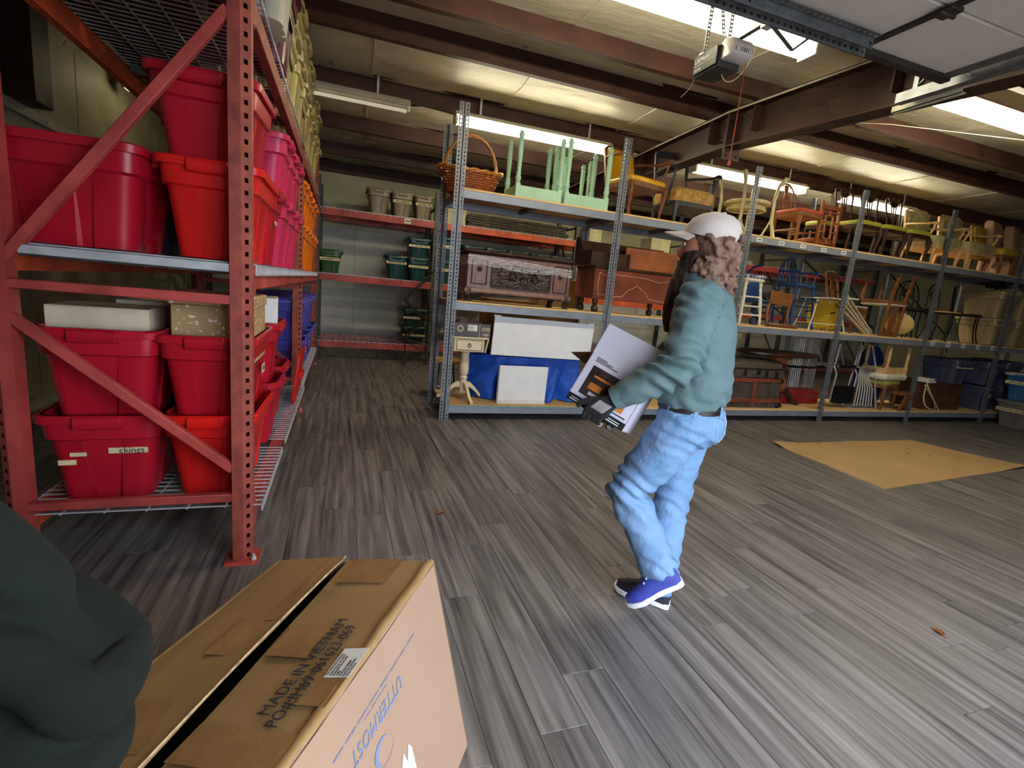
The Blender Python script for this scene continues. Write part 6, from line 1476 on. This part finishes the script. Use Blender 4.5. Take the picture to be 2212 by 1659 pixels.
    b.loft([ring3(cp+tilt*z-fd*o, sd, fx, ra, rb, 24, 1) for z, o, ra, rb in ((.0, 0, .096, .113), (.03, .0, .098, .114), (.065, .004, .090, .104), (.09, .01, .070, .080), (.106, .012, .040, .046), (.110, .012, .004, .004))]); cap = b.build('cap', 'cap', t, angle=70)
    b = loc(MB()); top = []
    for i in range(13):
        q = -1.15+2.3*i/12
        for k in range(5):
            f = k/4; rr = .108+.078*f*math.cos(q*.85); p = cp+fx*(rr*math.cos(q)+.004)+sd*.096*math.sin(q)*(1+.04*f)+tilt*(.008-.016*(math.sin(q)**2)-.022*f); top.append(p)
    N = len(top); b.add(top+[p-tilt*.005 for p in top], [(i*5+k, i*5+k+1, i*5+k+6, i*5+k+5) for i in range(12) for k in range(4)]+[(N+i*5+k+5, N+i*5+k+6, N+i*5+k+1, N+i*5+k) for i in range(12) for k in range(4)])
    rg = [k for k in range(5)]+[i*5+4 for i in range(1, 13)]+[60+k for k in range(3, -1, -1)]+[i*5 for i in range(11, 0, -1)]
    b.f += [(rg[k], rg[(k+1) % len(rg)], rg[(k+1) % len(rg)]+N, rg[k]+N) for k in range(len(rg))]; b.build('brim', 'cap', cap, angle=60)
    b = loc(MB()); b.lathe([(.0, .0), (.009, .002), (.009, .006), (0, .009)], cp+tilt*.109-fd*.012, 8); b.build('button', 'cap', cap)
    b = loc(MB()); b.tube([cp-fx*.114*math.cos(q)+sd*.099*math.sin(q)+tilt*.008 for q in [-.7+1.4*k/8 for k in range(9)]], .010, 6, flat=.4); b.build('strap', 'cap', cap)
    # shirt
    b = loc(MB())
    b.loft([ring3(c_, l, h, ra, rb, 20) for c_, ra, rb in ((V((1.49, 1.80, .975)), .168, .128), (V((1.49, 1.80, 1.01)), .188, .15), (V((1.495, 1.795, 1.08)), .192, .152), (V((1.495, 1.795, 1.2)), .188, .142), (V((1.49, 1.795, 1.32)), .196, .135), (V((1.485, 1.80, 1.41)), .196, .122), (V((1.482, 1.80, 1.47)), .15, .10), (V((1.48, 1.803, 1.51)), .092, .082), (V((1.478, 1.806, 1.535)), .078, .076))])
    for p, q, r in ((shL, elL, wrL), (shR, elR, wrR)):
        b.tube([p.lerp(V((1.485, 1.80, 1.40)), .5), p, p.lerp(q, .35), p.lerp(q, .75), q, q.lerp(r, .3), q.lerp(r, .7), r.lerp(q, .08)], [.09, .087, .080, .074, .074, .068, .060, .048], 14)
    fuse(b, 'shirt', 'shirt', t, .010, 6, crease([(elL-V((1.47, 1.80, 0)), .20, .014), (shL-V((1.47, 1.80, 0)), .18, .008), (V((.02, 0, 1.03)), .24, .010), (elR-V((1.47, 1.80, 0)), .18, .012)]))
    b = loc(MB()); col = []
    for q in [2*PI*k/24 for k in range(24)]:
        dr = l*math.cos(q)+h*math.sin(q); col.append((q, dr))
    b.loft([[V((1.478, 1.806, z))+dr*(r-.004*math.cos(q*2)) for q, dr in col] for z, r in ((1.515, .086), (1.565, .079), (1.575, .083), (1.53, .098), (1.512, .096))], cap=False); b.build('collar', 'shirt', t, angle=60)
    for w_, e_ in ((wrL, elL), (wrR, elR)):
        d = (w_-e_).normalized(); b = loc(MB()); b.tube([w_-d*.06, w_-d*.03, w_], [.054, .053, .050], 14); b.build('cuff', 'shirt', t)
    # jeans
    b = loc(MB())
    b.loft([ring3(c_, l, h, ra, rb, 20) for c_, ra, rb in ((V((1.50, 1.795, .80)), .10, .09), (V((1.502, 1.79, .86)), .172, .145), (V((1.50, 1.79, .93)), .175, .142), (V((1.492, 1.80, .995)), .162, .122))])
    b.tube([hipL+up*.03, hipL.lerp(knL, .3), hipL.lerp(knL, .7), knL, knL.lerp(anL, .3), knL.lerp(anL, .7), anL.lerp(knL, .06)-V((0, 0, .03))], [.112, .108, .094, .090, .086, .082, .083], 16)
    b.tube([hipR+up*.03, hipR.lerp(knR, .3), hipR.lerp(knR, .7), knR, knR.lerp(anR, .4), knR.lerp(anR, .8), anR-V((0, 0, .03))], [.108, .104, .090, .084, .082, .082, .085], 16)
    jn = fuse(b, 'jeans', 'denim', t, .010, 6, crease([(knL-V((1.47, 1.80, 0)), .22, .012), (anL-V((1.47, 1.80, 0)), .16, .008), (anR-V((1.47, 1.80, 0)), .2, .010), (hipL-V((1.47, 1.80, .0)), .2, .007), (knR-V((1.47, 1.80, 0)), .18, .007)]))
    b = loc(MB()); b.loft([ring3((1.492, 1.80, z), l, h, ra, rb, 28) for z, ra, rb in ((.965, .172, .133), (.965, .178, .139), (1.003, .176, .137), (1.003, .168, .129))], closed=True, cap=False); b.build('belt', 'belt', t)
    for q in (-2.6, -1.9, -1.2, -.3, .5):
        dr = l*math.cos(q)*.180+h*math.sin(q)*.141; p = V((1.492, 1.80, 0))+dr; b = loc(MB()); b.bar(p+up*.955, p+up*1.012, .014, .008, dr); b.build('belt_loop', 'denim', jn)
    from mathutils.bvhtree import BVHTree
    tree = BVHTree.FromPolygons([v_.co.copy() for v_ in jn.data.vertices], [tuple(p.vertices) for p in jn.data.polygons])
    for s in (1, -1):                                               # back pockets, laid on the cloth
        x = (l*.8-h*.6*(-s)).normalized() if s > 0 else (l*.8+h*.6).normalized()
        pc = V((1.50, 1.79, .915))-h*.16+l*s*.075-V((1.47, 1.80, 0)); raw = [(-1, .045), (0, .047), (1, .05), (1, 0), (1, -.05), (.5, -.07), (0, -.085), (-.5, -.07), (-1, -.05), (-1, 0)]; pts = []
        for u_, v_ in raw:
            hit = tree.find_nearest(pc+x*.06*u_+up*v_); pts.append(hit[0]+hit[1]*.001)
        b = MB(); b.tube(pts, .0022, 5, closed=True); b.build('pocket_seam', mat('denim_pale', '94acc8', .8), jn)
    # shoes
    shoe(t, V((1.505, 1.735, 0))-V((1.47, 1.80, 0)), V((1.315, 1.925, 0))-V((1.47, 1.80, 0)), up, .10, 'shoe_navy')
    shoe(t, V((1.475, 1.635, .20))-V((1.47, 1.80, 0)), V((1.275, 1.725, .035))-V((1.47, 1.80, 0)), V((-.5, .25, .8)), .10, 'shoe_blue')
    # ---- the box in the hands: left face towards the camera
    BL = V((.945, 1.95, .965)); BR = V((1.129, 1.75, .865)); u = (BR-BL).normalized(); v = V((.4, 0, .917)); v = (v-u*v.dot(u)).normalized(); n = v.cross(u).normalized()
    if n.y < 0: n = -n
    Wd, Hb, Dp = .285, .235, .28; bx = thing('open_carton', 'open white printed carton held tilted in the walker\'s gloved hands', 'box', tuple(BL))
    def B(a_, b_, c_): return u*a_+v*b_+n*c_
    def slab(nm, m, q, parent=bx): 
        mb = MB(); mb.add(q, [(0, 1, 2, 3), (7, 6, 5, 4), (0, 4, 5, 1), (1, 5, 6, 2), (2, 6, 7, 3), (3, 7, 4, 0)]); return mb.build(nm, m, parent)
    e = .004
    def rect(p, q, r_, s_, o): return [p, q, r_, s_, p+o, q+o, r_+o, s_+o]
    f1 = slab('side_wall', 'box_white', rect(B(0, 0, 0), B(Wd, 0, 0), B(Wd, Hb, 0), B(0, Hb, 0), n*e)); slab('side_wall', 'box_white', rect(B(0, 0, Dp), B(Wd, 0, Dp), B(Wd, Hb, Dp), B(0, Hb, Dp), -n*e))
    slab('end_wall', 'box_white', rect(B(0, 0, 0), B(0, 0, Dp), B(0, Hb, Dp), B(0, Hb, 0), u*e)); slab('end_wall', 'box_white', rect(B(Wd, 0, 0), B(Wd, 0, Dp), B(Wd, Hb, Dp), B(Wd, Hb, 0), -u*e)); slab('bottom', 'box_white', rect(B(0, 0, 0), B(Wd, 0, 0), B(Wd, 0, Dp), B(0, 0, Dp), v*e))
    slab('flap', 'box_white', rect(B(0, Hb, 0), B(Wd, Hb, 0), B(Wd, Hb+.14, -.012), B(0, Hb+.14, -.012), n*e)); slab('flap', 'cardboard_in', rect(B(0, Hb, Dp), B(Wd, Hb, Dp), B(Wd, Hb+.13, Dp+.05), B(0, Hb+.13, Dp+.05), -n*e))
    slab('flap', 'cardboard_in', rect(B(Wd, Hb, 0), B(Wd, Hb, Dp), B(Wd+.08, Hb+.06, Dp), B(Wd+.08, Hb+.06, 0), -u*e)); slab('flap', 'cardboard_in', rect(B(0, Hb, 0), B(0, Hb, Dp), B(-.09, Hb-.05, Dp), B(-.09, Hb-.05, 0), u*e))
    def pr(a0, b0, a1, b1, m, nm, k=1): return slab(nm, m, rect(B(a0, b0, -.0008*k), B(a1, b0, -.0008*k), B(a1, b1, -.0008*k), B(a0, b1, -.0008*k), -n*.0006), f1)
    pr(0, 0, Wd, .032, 'black', 'black_band'); pr(0, .032, Wd, .035, 'blueprint', 'blue_line'); pr(.035, .05, .19, .185, mat('print_brown', '3a2a26', .4, 0, .4, 12), 'product_photo'); pr(.06, .085, .12, .115, 'box_orange', 'product_print', 2); pr(.075, .06, .15, .075, 'box_white', 'product_print', 2); pr(.06, .14, .16, .15, 'box_orange', 'product_print', 2)
    pr(.215, .06, .245, .09, 'box_orange', 'product_print'); pr(.20, .045, .27, .05, 'black', 'text_line')
    for k in range(3): pr(.03, .205+.008*k, .14-.03*k, .209+.008*k, 'printdark', 'text_line')
    for a0 in (.015, .20): pr(a0, .008, a0+.06, .012, 'white', 'text_line', 2); pr(a0+.005, .018, a0+.06, .021, 'white', 'text_line', 2)
    # ---- gloved hands under the box
    def hand(sgn, wrist, side):
        nn = n*sgn; E0 = BL+u*.15+(n*Dp if sgn < 0 else V((0, 0, 0)))
        b = loc(MB())
        kn = [E0+u*(-.036+.024*i)-nn*.034+v*.006 for i in range(4)]; pc = (kn[1]+kn[2])/2
        b.loft([[wrist+(pc-wrist)*f+u*s*w_*.5-nn*q*tk for s, q in ((-1, -1), (0, -1.15), (1, -1), (1.1, 0), (1, 1), (0, 1.1), (-1, 1), (-1.1, 0))] for f, w_, tk in ((0, .056, .022), (.3, .07, .022), (.7, .088, .018), (1.0, .088, .015), (1.08, .08, .011))])
        for i in range(4):
            ln = (.85, 1., .96, .78)[i]; p0 = kn[i]; b.tube([p0+v*.012, p0, p0-v*.028+nn*.012, p0-v*.030+nn*(.03+.028*ln), p0-v*.026+nn*(.034+.052*ln)], [.012, .012, .011, .010, .008], 8)
        th0 = wrist.lerp(pc, .3)-u*.03*side; b.tube([th0, th0-u*.030*side+(pc-wrist)*.25, th0-u*.045*side+(pc-wrist)*.55, th0-u*.040*side+(pc-wrist)*.85], [.016, .014, .012, .009], 8)
        gl = fuse(b, 'glove', 'glove', t, .005, 3)
        for i in range(4):
            q = loc(MB()); ln = (.85, 1., .96, .78)[i]; p0 = kn[i]; q.tube([p0-v*.0295+nn*.026, p0-v*.0305+nn*(.03+.028*ln), p0-v*.026+nn*(.036+.054*ln)], [.0118, .0112, .0088], 8); q.build('fingertip', 'glove_tip' if i < 3 else 'glove_back', gl)
        q = loc(MB()); q.loft([[wrist+(pc-wrist)*f+u*s*.03-nn*(.024+e_) for s in (-1, -.3, .3, 1) for e_ in (0,)]+[wrist+(pc-wrist)*f+u*s*.03-nn*.018 for s in (1, .3, -.3, -1)] for f in (.35, .6, .85)]); q.build('glove_pad', 'glove_back', gl, bev=.003)
    hand(1, wrL, 1); hand(-1, wrR, 1)
walker()

def bystander():
    t = thing('person', 'person in a dark green jacket, only the bent arm in the left foreground shows', 'person', (-.80, .52, 0))
    O = V((-.80, .52, 0)); inv = Matrix.Translation(-O)
    def loc(mb): mb.M = inv; return mb
    up = V((0, 0, 1)); h = V((.35, .94, 0)).normalized(); l = up.cross(h)
    pel = V((-.86, .42, .90)); ch = V((-.80, .62, 1.20)); nk = V((-.77, .70, 1.36)); hd = V((-.75, .80, 1.52))
    shR = V((-.60, .74, 1.13)); elR = V((-.300, .668, .895)); wrR = V((-.37, .62, .66)); shL = V((-.98, .66, 1.20)); elL = V((-1.06, .80, 1.0)); wrL = V((-.95, .98, .86))
    b = loc(MB()); b.tube([pel, ch, nk, hd-up*.05], [.13, .14, .06, .055], 14)
    for s in (-1, 1): p = pel-l*s*.09*-1; b.tube([p, p+V((.02, .10, -.42)), p+V((.0, .0, -.83))], [.085, .06, .04], 12)
    for p, q, r in ((shR, elR, wrR), (shL, elL, wrL)): b.tube([ch.lerp(p, .6), p, q, r], [.06, .055, .042, .03], 12)
    sd = l; b.loft([ring3(hd+up*z+h*f, sd, h, ra, rb, 18, 1) for z, f, ra, rb in ((-.115, .035, .035, .04), (-.06, .015, .064, .082), (0, .005, .076, .097), (.08, -.006, .07, .09), (.12, -.01, .03, .04))]); b.tube([hd+h*.09+up*.02, hd+h*.11-up*.02, hd+h*.09-up*.03], [.01, .015, .01], 7)
    for q, dq in ((wrR, V((.0, .03, -.1))), (wrL, V((.02, .08, -.05)))):
        b.tube([q, q+dq*.5, q+dq*.8], [.028, .040, .036], 10)
        for k in range(4): o = V((.018*(k-1.5), .008*(k-1.5), 0)); b.tube([q+dq*.8+o, q+dq*1.3+o, q+dq*1.6+o+V((0, .015, -.01))], [.011, .010, .008], 7)
        b.tube([q+dq*.4, q+dq*.7+V((.035, .02, 0)), q+dq*1.1+V((.045, .03, 0))], [.014, .012, .009], 7)
    body = fuse(b, 'body', 'skin', t, .009, 3)
    b = loc(MB()); b.loft([ring3(hd+up*z-h*f, sd, h, ra, rb, 16, 1) for z, f, ra, rb in ((-.05, .035, .075, .06), (.02, .02, .086, .088), (.09, .012, .076, .092), (.135, .012, .03, .04))]); fuse(b, 'hair', 'hair', t, .008, 2, lambda p: .004*noise.noise(p*60))
    # the jacket with deep folds at the elbow
    b = loc(MB())
    b.loft([ring3(pel.lerp(ch, f)-up*(.06 if f == 0 else 0), l, h, ra, rb, 20) for f, ra, rb in ((0, .20, .17), (.4, .20, .17), (.8, .215, .165), (1.15, .20, .14))]+[ring3(nk, l, h, .085, .085, 20)])
    b.tube([ch.lerp(shR, .4), shR, shR.lerp(elR, .35), shR.lerp(elR, .75), elR, elR.lerp(wrR, .25), elR.lerp(wrR, .6), wrR+up*.03], [.115, .108, .100, .092, .082, .084, .080, .060], 18)
    b.tube([ch.lerp(shL, .4), shL, shL.lerp(elL, .5), elL, elL.lerp(wrL, .5), wrL], [.12, .11, .10, .09, .08, .055], 16)
    E = elR-O
    def disp(p):
        d = .006*noise.noise(p*8)
        q = p-E; r = q.length
        if r < .36:
            w_ = max(0, 1-r/.36); ph = q.z*50+q.x*22+2.2*noise.noise(p*5); sn = math.sin(ph)
            d += .010*w_*sn-.030*w_**.7*max(0., -sn-.45)/.55
        return d
    fuse(b, 'jacket', 'green_jacket', t, .009, 5, disp)
    b = loc(MB()); b.loft([ring3(pel+up*z, l, h, ra, rb, 18) for z, ra, rb in ((-.06, .17, .14), (.05, .17, .14))])
    for s in (-1, 1): p = pel+l*s*.095; b.tube([p+up*.02, p+V((.02, .06, -.22)), p+V((.02, .10, -.42)), p+V((.0, .0, -.84))], [.115, .10, .085, .08], 14)
    fuse(b, 'trousers', 'dark_jeans', t, .011, 4, crease([]))
    for s in (-1, 1): p = pel+l*s*.095; q = V((p.x, p.y-.06, 0))-O; shoe(t, q, q+h*.28, up, .10, 'shoe_navy')
bystander()
